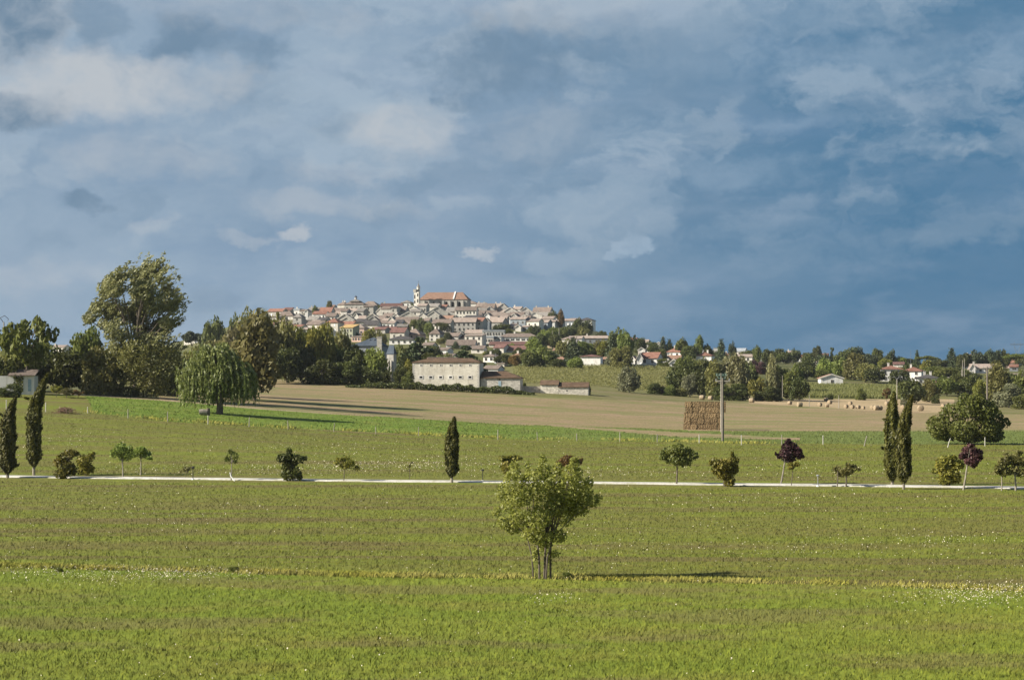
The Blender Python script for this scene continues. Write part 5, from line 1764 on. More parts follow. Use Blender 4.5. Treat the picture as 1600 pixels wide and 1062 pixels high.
v = [(X(549), -6.4, k_(540.3)), (X(602), -6.4, k_(540.3)), (X(602), 6.4, k_(540.3)), (X(549), 6.4, k_(540.3)), (X(581.5), 0, k_(526)), (X(583), 0, k_(526))]
rf = MB().poly(v, [(3, 2, 1, 0), (0, 1, 5, 4), (1, 2, 5), (2, 3, 4, 5), (3, 0, 4)]).build('roof', MAT['roof_slate'], mn)
for c in (576.5, 583.5):
    MB().box(X(c) - .22, X(c) + .22, -2.6, -1.5, k_(530.6), k_(529.4)).build('skylight', MAT['roof_zinc'], rf)
MB().box(X(592.5), X(600), -7.6, -6.45, k_(552), k_(527)).box(X(592), X(600.5), -7.7, -6.4, k_(527) + .003, k_(526)).build('chimney', MAT['wall_stone'], mn)
MB().box(X(585.5), X(590.5), 1.0, 1.8, k_(531), k_(525)).build('chimney', MAT['wall_pink'], mn)
d = 505.0; s = d / F
k_ = lambda r: (603 - r) * s
tw = thing('stone_tower', ((611.3 - 800) * s, d + 1.5, HC + (HZ - 603) * s), 'slender grey stone tower with steep slate roof right of the manor', 'tower', rz=-math.radians(20))
w = 11.5 * s / 2
MB().box(-w, w, -w, w, -2, k_(553)).build('wall', MAT['wall_grey'], tw)
MB().box(-w * .55, -w * .2, -w - .35, -w - .003, -2, k_(563)).box(w * .15, w * .5, -w - .35, -w - .003, -2, k_(563)).build('pilaster', MAT['wall_stone'], tw)
v = [(-w * 1.15, -w * 1.15, k_(553) + .003), (w * 1.15, -w * 1.15, k_(553) + .003), (w * 1.15, w * 1.15, k_(553) + .003), (-w * 1.15, w * 1.15, k_(553) + .003), (-w * .7, 0, k_(539)), (w * .7, 0, k_(539))]
rf = MB().poly(v, [(3, 2, 1, 0), (0, 1, 5, 4), (1, 2, 5), (2, 3, 4, 5), (3, 0, 4)]).build('roof', MAT['roof_slate'], tw)
for u in (-.55, .62):
    MB().tube([(w * u, 0, k_(539.4)), (w * u, 0, k_(538))], [.14, .05], 6).build('finial', MAT['roof_zinc'], rf)
for z in (570, 583):
    MB().box(-w * .12, w * .1, -w - .05, -w + .1, k_(z), k_(z - 6)).build('window', MAT['glass_dark'], tw)
d = 500.0; s = d / F
gp = thing('gate_pillar', at(633.7, 603, d), 'pale stone gate pillar left of the long barn', 'pillar')
MB().box(-.26, .26, -.26, .26, -1, 15 * s).build('shaft', MAT['wall_cream'], gp)
MB().box(-.36, .36, -.36, .36, 15 * s + .003, 15 * s + .18).tube([(0, 0, 15 * s + .18), (0, 0, 15 * s + .5)], [.25, .12], 8).build('cap', MAT['wall_cream'], gp)


# ---- the long barn and the low barn against it
d = 476.0; s = d / F
yaw = math.radians(5)
k_ = lambda r: (607 - r) * s
bn = thing('barn', ((699.5 - 800) * s, d + 5, HC + (HZ - 607) * s), 'long pale stone barn with two rows of six small windows', 'barn', rz=-yaw)
W_ = 105 * s; D_ = 10.0
H_ = k_(566.2)
MB().box(-W_ / 2, W_ / 2, -D_ / 2, D_ / 2, -1.5, H_).build('wall', MAT['wall_barn'], bn)
X = lambda c: (c - 699.5) * s
v = []
o = .18
zr = k_(558.8)
v = [(-W_ / 2 - o, -D_ / 2 - o, H_ - .06), (W_ / 2 + o, -D_ / 2 - o, H_ - .06), (W_ / 2 + o, D_ / 2 + o, H_ - .06), (-W_ / 2 - o, D_ / 2 + o, H_ - .06),
     (-W_ / 2 - o, -D_ / 2 - o, H_ + .12), (W_ / 2 + o, -D_ / 2 - o, H_ + .12), (W_ / 2 + o, D_ / 2 + o, H_ + .12), (-W_ / 2 - o, D_ / 2 + o, H_ + .12), (X(668), 0, zr - .1), (X(737), 0, zr)]
rf = MB().poly(v, [(3, 2, 1, 0), (0, 1, 5, 4), (1, 2, 6, 5), (2, 3, 7, 6), (3, 0, 4, 7), (4, 5, 9, 8), (5, 6, 9), (6, 7, 8, 9), (7, 4, 8)]).build('roof', MAT['roof_mossy'], bn)
MB().box(X(665), X(712), 1.0, 4.0, zr - 1.2, k_(558.3)).build('rear_wall', MAT['wall_pink'], bn)
MB().extr([(.8, k_(558.3) + .003), (4.2, k_(558.3) + .003), (4.2, k_(557.2)), (.8, k_(557.8))], 0, X(664.5), X(712.5)).build('rear_roof', MAT['roof_tan'], bn)
for row, hh, ww in ((570.6, .28, .46), (589.2, .46, .74)):
    for c in (660.3, 675.6, 691.3, 706.8, 722.2, 737.3):
        w_ = ww
        m = MB().box(-w_ / 2, w_ / 2, -.012, .05, -hh / 2, hh / 2, 0)
        fr = .2 if hh > .3 else .1
        m.box(-w_ / 2 - fr, -w_ / 2 - .002, -.06, .05, -hh / 2 - fr, hh / 2 + fr, 1).box(w_ / 2 + .002, w_ / 2 + fr, -.06, .05, -hh / 2 - fr, hh / 2 + fr, 1)
        m.box(-w_ / 2, w_ / 2, -.058, .05, hh / 2 + .002, hh / 2 + fr - .002, 1).box(-w_ / 2, w_ / 2, -.058, .05, -hh / 2 - fr + .002, -hh / 2 - .002, 1)
        if hh > .3:
            m.box(-.025, .025, -.04, -.0125, -hh / 2 + .003, hh / 2 - .003, 0)
        link('window', m.data('window', MAT['void'], MAT['wall_white']), bn, (X(c), -D_ / 2, k_(row)))
dr = MB().box(-.36, .36, -.04, .05, -.2, 1.05, 0).build('door', MAT['door_wood'], bn, (X(738.5), -D_ / 2, 0))
MB().box(-.5, .5, -.1, .05, 1.055, 1.18).build('lintel', MAT['wall_stone'], dr)
qs = MB()
for i in range(18):
    z = .1 + i * .33
    for sx in (-1, 1):
        a = W_ / 2 * sx
        ln = .55 if (i + (sx > 0)) % 2 else .32
        x0_, x1_ = sorted((a - sx * ln, a + sx * .02))
        qs.box(x0_, x1_, -D_ / 2 - .025, -D_ / 2 + .3, z, z + .27)
qs.build('quoins', MAT['wall_cream'], bn)

W2 = 62 * s; D2 = 8.0
k2 = lambda r: (609 - r) * s
lb = thing('low_barn', ((784 - 800) * s, d + 3.4, HC + (HZ - 609) * s), 'low stone barn with mossy hipped roof adjoining the long barn', 'barn', rz=-yaw)
H2 = k2(590.5)
MB().box(-W2 / 2, W2 / 2, -D2 / 2, D2 / 2, -1.5, H2).build('wall', MAT['wall_rubble'], lb)
o = .3
X2 = lambda c: (c - 784) * s
v = [(-W2 / 2 + .02, -D2 / 2 - o, H2 - .05), (W2 / 2 + o, -D2 / 2 - o, H2 - .05), (W2 / 2 + o, D2 / 2 + o, H2 - .05), (-W2 / 2 + .02, D2 / 2 + o, H2 - .05),
     (-W2 / 2 + .02, -D2 / 2 - o, H2 + .1), (W2 / 2 + o, -D2 / 2 - o, H2 + .1), (W2 / 2 + o, D2 / 2 + o, H2 + .1), (-W2 / 2 + .02, D2 / 2 + o, H2 + .1), (-W2 / 2 + .02, 0, k2(579.5)), (X2(791), 0, k2(579.5))]
MB().poly(v, [(3, 2, 1, 0), (0, 1, 5, 4), (1, 2, 6, 5), (2, 3, 7, 6), (3, 0, 4, 7), (4, 5, 9, 8), (5, 6, 9), (6, 7, 8, 9), (7, 4, 8)]).build('roof', MAT['roof_mossy'], lb)
MB().box(-.34, .34, -.06, .05, -.1, 1.5).build('door', MAT['shutter_blue'], lb, (X2(783), -D2 / 2, k2(604.5)))
MB().box(-.14, .14, -.05, .05, 0, .35).build('window', MAT['glass_dark'], lb, (X2(783), -D2 / 2, k2(594)))

# ruined wall and the pair of stone sheds
wl = MB().box(-15 * s, 15 * s, -.25, .25, -1, 6.5 * s).build('stone_wall', MAT['wall_rubble'], None, at(830, 609.5, d + 4))
tag(wl, 'low crumbling stone wall between low barn and stone sheds', 'wall')
k3 = lambda r: (613.5 - r) * s


def shed(x0, x1, ridge, eave, base, name, label, D, dz, roofm, wallm, yawd=5, dd=476.0, ovh=.25):
    s = dd / F
    pc = (x0 + x1) / 2
    W = (x1 - x0) * s
    root = thing(name, ((pc - 800) * s, dd + D / 2, HC + (HZ - base) * s), label, 'shed', rz=-math.radians(yawd))
    H, R = (base - eave) * s, (eave - ridge) * s
    walls_mb('S', W, D, H, R, 1.2).build('wall', MAT[wallm], root)
    roof_mb('S', W, D, H, R, ovh, .14).build('roof', MAT[roofm], root)
    return root


shed(846, 873.5, 594.3, 600.6, 612.5, 'stone_shed', 'taller stone shed with brown tiled roof, left of a pair', 5.5, 0, 'roof_mossy', 'wall_rubble')
sh = shed(873.6, 920.5, 597.6, 604.3, 614, 'stone_shed', 'longer lower stone shed with brown roof, right of a pair', 5.0, 0, 'roof_mossy', 'wall_rubble', dd=475.5)
MB().box(-.12, .12, -2.56, -2.4, .5, .8).build('window', MAT['glass_dark'], sh, (-1.6, 0, 0))

# ---- white shed at the far left
d = 322.0; s = d / F
ws = thing('white_shed', at(29, 611, d + 2.2), 'white shed with brown sloping roof and ivy on its wall, far left', 'shed', rz=math.radians(6))
X = lambda c: (c - 29) * s
z_ = lambda r: (611 - r) * s
MB().box(X(2), X(56), -2.2, 2.4, -.6, z_(587)).build('wall', MAT['wall_white'], ws)
MB().extr([(-2.6, z_(587) + .003), (2.8, z_(578)), (2.8, z_(578) + .14), (-2.6, z_(587) + .14)], 0, X(16), X(58)).build('roof', MAT['roof_brown'], ws)
MB().box(X(46.5), X(51.5), -2.24, -2.1, 0, z_(592)).build('door', MAT['shutter_blue'], ws)
rng = np.random.default_rng(5)
P = np.stack([rng.uniform(X(25), X(39), 420), -2.3 + rng.normal(size=420) * .1, rng.uniform(0, z_(585), 420)], 1)
tag(link('ivy', quads_mesh('ivy', leaf_quads(P, np.tile([0, -1, .2], (420, 1)), .26, rng, 1.2, 1.0), (MAT['leaf_mid'],), rng.random(420)), ws))
# ------------------------------------------------------------------ straw stack: every bale is a thing
def bale_mesh(w, h, l, seed):
    """a bound rectangular straw bale: bulging faces, string grooves"""
    rng = np.random.default_rng(seed)
    nx, nz, ny = 9, 7, 6
    V, Fc = [], []
    def grid(fn, a, b):
        o = len(V)
        for i in range(a + 1):
            for j in range(b + 1):
                V.append(fn(i / a, j / b))
        for i in range(a):
            for j in range(b):
                p = o + i * (b + 1) + j
                Fc.append((p, p + b + 1, p + b + 2, p + 1))
    def shp(x, y, z):
        gr = 1 - .025 * (abs(math.sin(x * 4 * math.pi + .8)) > .96)
        bul = .035
        X = (x - .5) * w * (1 + bul * math.sin(math.pi * z)) + rng.normal() * .018
        Y = (y - .5) * l * (1 + .02 * math.sin(math.pi * x) * math.sin(math.pi * z)) * gr + rng.normal() * .022
        Z = z * h + .02 * math.sin(math.pi * x) * (z - .5) + rng.normal() * .012
        return (X, Y, Z)
    grid(lambda a, b: shp(a, 0, b), nx, nz)
    grid(lambda a, b: shp(1 - a, 1, b), nx, nz)
    grid(lambda a, b: shp(0, 1 - a, b), ny, nz)
    grid(lambda a, b: shp(1, a, b), ny, nz)
    grid(lambda a, b: shp(a, b, 1), nx, ny)
    grid(lambda a, b: shp(a, 1 - b, 0), nx, ny)
    return mesh_np('straw_bale', V, Fc, (MAT['straw'],))


m, k = new_mat('straw')
co = k.add('ShaderNodeTexCoord').outputs['Object']
n_a = k.noise(k.vec('MULTIPLY', co, (5.5, 5.5, 6.5)), 1.0, 5, .7)
n_b = k.noise(k.vec('MULTIPLY', co, (.9, .9, .9)), 1.0, 3, .6)
col = k.mix(k.ramp(n_a, .36, .62), (.080, .053, .027), (.37, .265, .145))
col = k.mix(k.math('MULTIPLY', k.ramp(n_b, .4, .7), .35), col, (.22, .155, .085))
r = k.add('ShaderNodeObjectInfo').outputs['Random']
col = k.add('ShaderNodeHueSaturation', {'Color': col, 'Value': k.ramp(r, 0, 1, .72, 1.12, False)}).outputs[0]
finish(k, col, .9, n_a, .1, bstr=.9, bdist=.10)

p0 = G(1068, 670.5)
d = p0[1]; s = d / F
BW, BH = 10.4 * s, 8.75 * s
bales = [bale_mesh(BW * .955, BH * .965, 2.5, i) for i in range(5)]
ORD = ['leftmost', 'second', 'third', 'fourth', 'fifth', 'rightmost']
LAY = ['bottom', 'second lowest', 'middle', 'second highest', 'top']
rr = random.Random(4)
ya = math.radians(-7)
for j in range(5):
    for i in range(6):
        u = (i + .5) * BW + (.28 if j >= 3 else 0) + rr.uniform(-.05, .05)
        v = rr.uniform(-.06, .06) + 1.25
        x = p0[0] + u * math.cos(ya) - v * math.sin(ya)
        y = p0[1] + u * math.sin(ya) + v * math.cos(ya)
        o = link('straw_bale', bales[(i * 2 + j * 3) % 5], None, (x, y, p0[2] + j * BH - .03), ya + rr.uniform(-.015, .015) + (math.pi if (i + j) % 2 else 0))
        if i == 0 or True:
            side = {0: 'leftmost bale', 5: 'rightmost bale'}.get(i, ORD[i] + ' bale from the left')
            tag(o, side + ' in the ' + LAY[j] + ' layer of the tall straw stack', 'straw bale', 'bales of the big straw stack')

# ---- round bales over the fields
m, k = new_mat('straw_round')
co = k.add('ShaderNodeTexCoord').outputs['Object']
sx = k.add('ShaderNodeSeparateXYZ', [co]).outputs
rad = k.math('SQRT', k.math('ADD', k.math('POWER', sx[1], 2.0), k.math('POWER', k.math('SUBTRACT', sx[2], .65), 2.0)))
ringv = k.math('SINE', k.math('MULTIPLY', rad, 38.0))
n_a = k.noise(k.vec('MULTIPLY', co, (3, 6, 6)), 1.0, 4, .7)
col = k.mix(k.ramp(n_a, .35, .65), (.20, .150, .095), (.36, .29, .20))
col = k.mix(k.math('MULTIPLY', k.ramp(ringv, .2, .9), .25), col, (.17, .115, .06))
finish(k, col, .9, n_a, .1, bstr=.6)
rng = np.random.default_rng(9)


def round_bale(seed):
    rng = np.random.default_rng(seed)
    mb = MB()
    R = .66
    xs = [-.62, -.60, -.56, -.3, 0, .3, .56, .60, .62]
    rs = [.0, .55, .64, .665, .67, .665, .64, .55, .0]
    rings = []
    n = 22
    for x, r_ in zip(xs, rs):
        for j in range(n):
            a = 2 * math.pi * j / n
            q = r_ + (rng.normal() * .012 if r_ else 0)
            rings.append((x, q * math.cos(a), max(.0, .62 + q * math.sin(a))))
    fs = [(i * n + j, i * n + (j + 1) % n, (i + 1) * n + (j + 1) % n, (i + 1) * n + j) for i in range(len(xs) - 1) for j in range(n)]
    mb.poly(rings, fs)
    return mb.data('round_bale', MAT['straw_round'], smooth=True)


rb = [round_bale(i) for i in range(3)]
RB = '''
1097 624.3 -25|pale round bale, left of two at the tree belt's foot|1.25
1110.5 625 -40|pale round bale, right of two at the tree belt's foot|1.15
1174.5 629 -30|single round bale on the field edge right of the pole|1.2
1234 632 -50|small round bale left of a darker one and thin post|.9
1249.5 635.5 15|brown round bale beside the left thin field post|1.15
1291 626.5 40|round bale highest on the straw field's slope|1
1296.5 631 40|round bale just below the highest one on slope|1
1281 634.5 50|round bale facing right, near left of field group|.9
1292.5 636 0|pale low round bale beside one facing right|.85
1328.5 632.5 50|round bale alone in the middle of the straw field|.9
1322 637.5 45|leftmost round bale of the row at stubble edge|.85
1331.5 638.3 50|second round bale of the row at stubble edge|.9
1341 638.5 35|third round bale of the row at stubble edge|.85
1349 639 50|fourth and smallest round bale of the row at stubble edge|.7
1363 639 50|round bale left of a greenish weedy bale group|.9
1369 640.5 20|weedy round bale, left of two touching|1.1
1375 640.5 50|weedy round bale, right of two touching|1.0
1386 633 30|round bale just left of the paired cypress tops|1
1411 639 55|round bale glimpsed between the paired cypress tops|1
1438.5 642 88|large round bale showing its coiled end, right of cypresses|1.35
1474 637 40|round bale beside the broad bush, upper of two|1
1479.5 640 20|round bale beside the broad bush, lower of two|.95
1452 626.5 10|far round bale below the big dark field tree's right|.9
1538 619.5 40|round bale at the foot of big right-hand pole|1.0
1521 620 70|round bale left of the big right-hand pole|.9
'''
for i, ln in enumerate(RB.strip().split('\n')):
    a, lab, sc = ln.split('|')
    c, r, yw = map(float, a.split())
    p = G(c, r, 395)
    o = link('round_bale', rb[i % 3], None, p + np.array([0, 0, -.03]), math.radians(yw))
    o.scale = (float(sc) * .86,) * 3
    tag(o, lab, 'straw bale', 'round bales lying on the fields')


# ---- poles
def pole(name, label, base_c, base_r, top_r, r0, mat, arms=(), d=None, lean=0.0, cat='utility pole'):
    p = G(base_c, base_r) if d is None else np.array([(base_c - 800) / F * d, d, float(zdc(d, base_c))])
    s = p[1] / F
    h = HC + (HZ - top_r) * s - p[2]
    root = thing(name, p, label, cat)
    MB().tube([(0, 0, -.3), (lean * s * .5, 0, h * .5), (lean * s, 0, h)], [r0, r0 * .85, r0 * .65], 8).build('shaft', MAT[mat], root)
    return root, s, h


big, s, h = pole('utility_pole', 'tall wooden utility pole beside the big straw stack', 1129.2, 689, 590, .20, 'wood_pole')
MB().box(-1.05, 1.05, -.08, .08, h - .55, h - .38).tube([(-.9, 0, h - .5), (0, 0, h - 1.1)], [.04, .04], 5).tube([(.9, 0, h - .5), (0, 0, h - 1.1)], [.04, .04], 5).build('crossarm', MAT['concrete'], big)
for x in (-.95, 0, .95):
    MB().tube([(x, 0, h - .38), (x, 0, h - .1)], [.07, .05], 8).build('insulator', MAT['metal_grey'], big)
sec, s, h = pole('utility_pole', 'thinner pale pole with green switch frame behind the wooden pole', 1126.6, 675, 583, .10, 'concrete')
MB().box(-.55, .75, -.06, .06, h - .9, h - .76).box(-.9, -.5, -.05, .05, h - .1, h).box(-.55, -.45, -.05, .05, h - .9, h).box(.0, .1, -.05, .05, h - .76, h).box(.62, .72, -.05, .05, h - .76, h + .15).box(-.8, .9, -.05, .05, h - .45, h - .36).build('switch_frame', MAT['metal_green'], sec)
for x in (-.7, -.2, .35, .85):
    MB().tube([(x, 0, h - .36), (x, 0, h - .05)], [.08, .06], 8).build('insulator', MAT['metal_green'], sec)
rg, s, h = pole('utility_pole', 'big wooden pole standing among trees at far right', 1542.5, 633, 573, .27, 'wood_pole', d=520)
MB().box(-1.3, 1.3, -.09, .09, h - .35, h - .15).build('crossarm', MAT['concrete'], rg)
for x in (-1.1, 0, 1.1):
    MB().tube([(x, 0, h - .15), (x, 0, h + .15)], [.08, .06], 8).build('insulator', MAT['metal_grey'], rg)
lf, s, h = pole('utility_pole', 'concrete pole with angled insulator arms at the left edge', 6, 606, 503, .17, 'wood_grey', d=345)
MB().tube([(0, 0, h - .2), (-.65, 0, h + .75)], [.06, .05], 6).tube([(-.65, 0, h + .75), (.15, 0, h + 1.15)], [.05, .05], 6).tube([(.15, 0, h + 1.15), (.85, 0, h + .55)], [.05, .04], 6).tube([(.85, 0, h + .55), (.7, 0, h + .2)], [.05, .04], 6).build('insulator_arm', MAT['metal_dark'], lf)
md, s, h = pole('utility_pole', 'pole with curved cross arm above the paired cypresses', 1401.5, 632, 592, .14, 'concrete', d=560)
MB().tube([(-1.3, 0, h + .55), (-.7, 0, h + .7), (0, 0, h - .1), (.7, 0, h + .7), (1.3, 0, h + .55)], [.06] * 5, 6).build('crossarm', MAT['metal_grey'], md)
for c, b, t, dd_, r_, lab, mt in ((1264.5, 635, 617, None, .085, 'thin dark post on the straw field, left of two', 'wood_grey'), (1310.7, 638, 618, None, .10, 'thin dark post on the straw field, right of two', 'wood_grey'),
                              (1222.5, 600, 587, 560, .07, 'short pale post in front of bright belt-end tree', 'concrete'), (1504, 600, 563, 760, .16, 'slim brown pole before the pyramidal conifer, left of two', 'wood_grey'),
                              (1507, 600, 560, 765, .16, 'slim brown pole before the pyramidal conifer, right of two', 'wood_grey'), (1423, 575, 547, 1000, .12, 'faint thin mast on the skyline left of spruce', 'lattice'),
                              (1093, 620, 595, 600, .10, 'thin dark pole in the belt above two round bales', 'wood_grey'), (1465.5, 600, 570, 820, .10, 'pale thin pole right of the umbrella pine', 'concrete'),
                              (1502.5, 600, 577, 700, .12, 'short grey post below the big conifer', 'concrete'), (1521, 600, 578, 700, .12, 'short pale post below the long bungalow gable', 'concrete'),
                              (873.5, 545, 513, 980, .13, 'slender pole rising below the dark balcony house', 'concrete'), (863, 548, 516, 960, .11, 'slender pole left in the belt below balcony house', 'concrete'),
                              (774.5, 566, 551, 800, .08, 'thin pole beside the small white two-window house', 'metal_grey'), (1027, 572, 555, 900, .10, 'thin post right of the large red-roofed house', 'concrete')):
    pl_, s, h = pole('post', lab, c, b, t, r_, mt, d=dd_, cat='post')
    MB().tube([(0, 0, h - .02), (0, 0, h + .06)], [r_ * .8, r_ * .5], 8).build('cap', MAT[mt], pl_)

# ---- lattice pylon on the right horizon
d = 1500.0; s = d / F
py = thing('pylon', ((1589.5 - 800) * s, d, float(zdc(d, 1589.5)) - 1), 'distant electricity pylon on the skyline at the far right', 'pylon')
zt = HC + (HZ - 532) * s - py.location.z
m = MB()
k_ = lambda r: HC + (HZ - r) * s - py.location.z
t_ = .11
lg = lambda a, b, r=t_: m.tube([a, b], [r, r], 4)
for sx in (-1, 1):
    lg((sx * 2.6, 0, 0), (sx * .9, 0, k_(551)))
    lg((sx * .9, 0, k_(551)), (sx * 2.2, 0, k_(544)))
    lg((sx * 2.2, 0, k_(544)), (sx * 2.6, 0, k_(538.5)))
    lg((sx * .9, 0, k_(551)), (-sx * 2.4, 0, k_(541)), t_ * .8)
    lg((sx * 2.6, 0, k_(538.5)), (sx * 2.2, 0, k_(533.5)))
    for q in range(6):
        z0, z1 = k_(551) * q / 6, k_(551) * (q + 1) / 6
        x0, x1 = 2.6 - 1.7 * q / 6, 2.6 - 1.7 * (q + 1) / 6
        lg((sx * x0, 0, z0), (-sx * x1, 0, z1), t_ * .7)
m.build('frame', MAT['lattice'], py)
m = MB()
for z in (538.5, 537.3):
    m.tube([(-5.6, 0, k_(z)), (5.6, 0, k_(z))], [t_, t_], 4)
for i in range(-5, 6):
    m.tube([(i, 0, k_(538.5)), (i + .5, 0, k_(537.3))], [t_ * .7, t_ * .7], 4)
m.build('crossarm', MAT['lattice'], py)

# ---- fence posts at the far edge of the meadow
FP = '''
10 640 624.5 w 0|white post left of the tall bent cypress, at left edge
71.5 644 629 w 0|white post right behind the tall bent cypress
137 646 636 w 0|short white-topped fence post beside small green bush
200 654 639.5 g 0|first grey fence post in front of the bright green strip
262 659 643.5 g 0|thick grey fence post, second before the bright green strip
325 663 649 w 0|pale fence post just below the log stump
389 667 652 g 1|dark fence post right of the weeping willow
450.5 671 657 g -1|fence post right of the willow's shadow
521 675 661 f 2|faint leaning fence post in tall straw, left of slim cypress
587 678 666 f 0|faint short fence post in tall straw, left of slim cypress
654 681 667 f 0|pale fence post nearest left of the slim cypress top
778 687 671 g 0|dark straight fence post nearest right of slim cypress top
840 688 674.5 f -1|tilted fence post above the foreground tree's left half
901.5 689 677 g -.5|fence post above the foreground tree's right half
968.5 690 675 g 0|fence post midway between foreground and ball-headed trees
1027 691 678 g 0|fence post just left of ball-headed tree's crown
1092.5 692 678.5 w 0|white fence post right of ball-headed tree's crown
1158.5 695 679.5 w 0|white-grey fence post right of the wooden utility pole
1221.5 695 679 g 0|fence post right behind the leaning purple tree
1286 694.5 680 w 0|pale fence post midway from purple tree to cypress pair
1349.5 697.5 681 g 5|leaning dark fence post left of the cypress pair
1480 699 684.5 w 5|white leaning fence post at the broad bush's left
1539 697 683 w 0|white upright fence post in front of broad bush
'''
FM = {}
for ln in FP.strip().split('\n'):
    a, lab = ln.split('|')
    c, b, t, mt, lean = a.split()
    c, b, t, lean = float(c), float(b), float(t), float(lean)
    p = G(c, b)
    s = p[1] / F
    h = (b - t) * s
    r_ = .068 if mt != 'f' else .055
    mb = MB().tube([(0, 0, -.3), (lean * s * .5, 0, h * .5), (lean * s, 0, h - .04), (lean * s, 0, h)], [r_, r_ * .95, r_ * .9, r_ * .5], 7)
    o = mb.build('fence_post', MAT['wood_pale' if mt == 'w' else 'wood_grey'], None, p)
    tag(o, lab, 'fence post', 'fence posts at the far edge of the meadow')

# ---- small things
p = G(319, 648.5); s = p[1] / F
st = thing('tree_stump', p, 'cut log stump lying beside the weeping willow trunk', 'stump')
mb = MB().tube([(-.75, -.1, .42), (-.2, 0, .45), (.45, .1, .42)], [.44, .47, .42], 12)
mb.build('log', MAT['bark_pale'], st)
mb = MB().tube([(.55, .1, -.1), (.6, .1, .4), (.62, .1, 1.05)], [.33, .30, .27], 10)
mb.build('upright_log', MAT['bark'], st)

p = G(101, 646); s = p[1] / F
rng = np.random.default_rng(31)
mb = MB()
for i in range(150):
    x, y = rng.normal() * .72, rng.normal() * .35
    hh = max(.06, 1.0 - (x / 1.7) ** 2) * rng.uniform(.05, .85)
    a = rng.uniform(0, 6.28)
    dx = np.array([math.cos(a), math.sin(a) * .5, rng.normal() * .25]) * rng.uniform(.25, .6)
    q = np.array([x, y, hh])
    mb.tube([q - dx, q + dx], [.035, .012], 4)
tag(mb.build('twig_heap', MAT['twig_brown'], None, p), 'reddish brown heap of cut branches on the grass at left', 'twig heap')

for (c, b, t, lab, kind) in ((754.3, 752, 733, 'black garden path light on a post left of the foreground tree', 0), (1278, 760.5, 742, 'grey headed path light on a post, right of purple tree', 1), (301.5, 749.5, 729, 'dark stake with a small head beside tiny sapling', 0)):
    p = G(c, b); s = p[1] / F; h = (b - t) * s
    lt = thing('path_light' if c != 301.5 else 'stake', p, lab, 'garden light' if c != 301.5 else 'stake')
    MB().tube([(0, 0, -.1), (0, 0, h * .86)], [.035, .032], 7).build('post', MAT['metal_dark' if kind == 0 else 'metal_grey'], lt)
    MB().tube([(0, 0, h * .86), (0, 0, h * .9), (0, 0, h * .97), (0, 0, h)], [.07, .13, .13, .05], 9).build('head', MAT['metal_dark' if kind == 0 else 'metal_grey'], lt)
    MB().tube([(0, 0, 0), (0, 0, .10)], [.13, .10], 9).build('foot', MAT['white_paint'], lt)
p = G(363, 751); s = p[1] / F
gd = MB().tube([(.22, -.12, 0), (-.12, .0, .38), (-.2, .05, .72)], [.055, .05, .045], 6)
tag(gd.build('support_stake', MAT['white_paint'], None, p), 'white leaning stake propping the little slim tree', 'stake')


# ---- vehicles by the vineyard road
def car(c, r, mat, label, yaw, sc=1.0, kind='car'):
    p = G(c, r, 700)
    root = thing('parked_car', p, label, 'car', rz=math.radians(yaw))
    L_, Wd, hh = 4.1 * sc, 1.7 * sc, 1.45 * sc
    prof = [(-L_ / 2, .35), (-L_ / 2, .75), (-L_ / 2 + .15, .85), (-L_ * .22, .95), (-L_ * .08, hh), (L_ * .28, hh), (L_ * .42, 1.0), (L_ / 2, .9), (L_ / 2, .35)]
    mb = MB().extr([(u, z) for u, z in prof], 1, -Wd / 2, Wd / 2)
    # profile runs along x
    body = mb.build('body', MAT[mat], root)
    g = MB()
    gp = [(-L_ * .19, .98), (-L_ * .075, hh - .08), (L_ * .27, hh - .08), (L_ * .37, 1.0)]
    g.extr(gp, 1, -Wd / 2 - .012, Wd / 2 + .012)
    g.build('windows', MAT['glass_dark'], root)
    for x in (-L_ * .31, L_ * .31):
        for y in (-Wd / 2 + .02, Wd / 2 - .02):
            MB().tube([(x, y - .1, .32), (x, y + .1, .32)], [.32, .32], 14).build('wheel', MAT['rubber'], root)
    return root


car(963, 570.5, 'car_white', 'white car parked above the vineyard, left of two', 5)
car(970, 570.8, 'car_grey', 'grey-blue car parked above the vineyard, right of two', 8)
car(1003, 572.0, 'white_paint', 'small pale car parked before the red-roofed gabled house', 20, .9)
p = G(780, 569.5, 640)
cv = thing('caravan', p, 'white caravan parked right of the long barn', 'caravan', rz=-.2)
prof = [(-1.7, .45), (-1.85, 1.3), (-1.5, 2.2), (1.4, 2.25), (1.8, 1.4), (1.7, .45)]
MB().extr(prof, 1, -.95, .95).build('body', MAT['car_white'], cv)
MB().box(-1.0, -.3, -.975, -.9, 1.2, 1.75).build('window', MAT['glass_dark'], cv)
MB().box(.2, 1.1, -.975, -.9, 1.2, 1.75).build('window', MAT['glass_dark'], cv)
MB().tube([(0, -.8, .33), (0, -.6, .33)], [.33, .33], 12).build('wheel', MAT['rubber'], cv)
wl = MB()
for a, b in ((985, 1024),):
    pa, pb = G(a, 572.6, 700), G(b, 573.2, 700)
    L_ = np.linalg.norm(pb - pa)
    wl.box(0, L_, -.15, .15, -.6, 1.0)
o = wl.build('garden_wall', MAT['wall_blue_shaded'], None, pa, )
o.rotation_euler = (0, 0, math.atan2(pb[1] - pa[1], pb[0] - pa[0]))
tag(o, 'low grey garden wall above the vineyard before the red-roofed gabled house', 'wall')


# ------------------------------------------------------------------ what nobody could count: grass, flowers, crops, hedge leaves
def stuff(name, Q, mat, tint):
    o = link(name, quads_mesh(name, Q, (MAT[mat],), tint))
    return tag(o, kind='stuff')


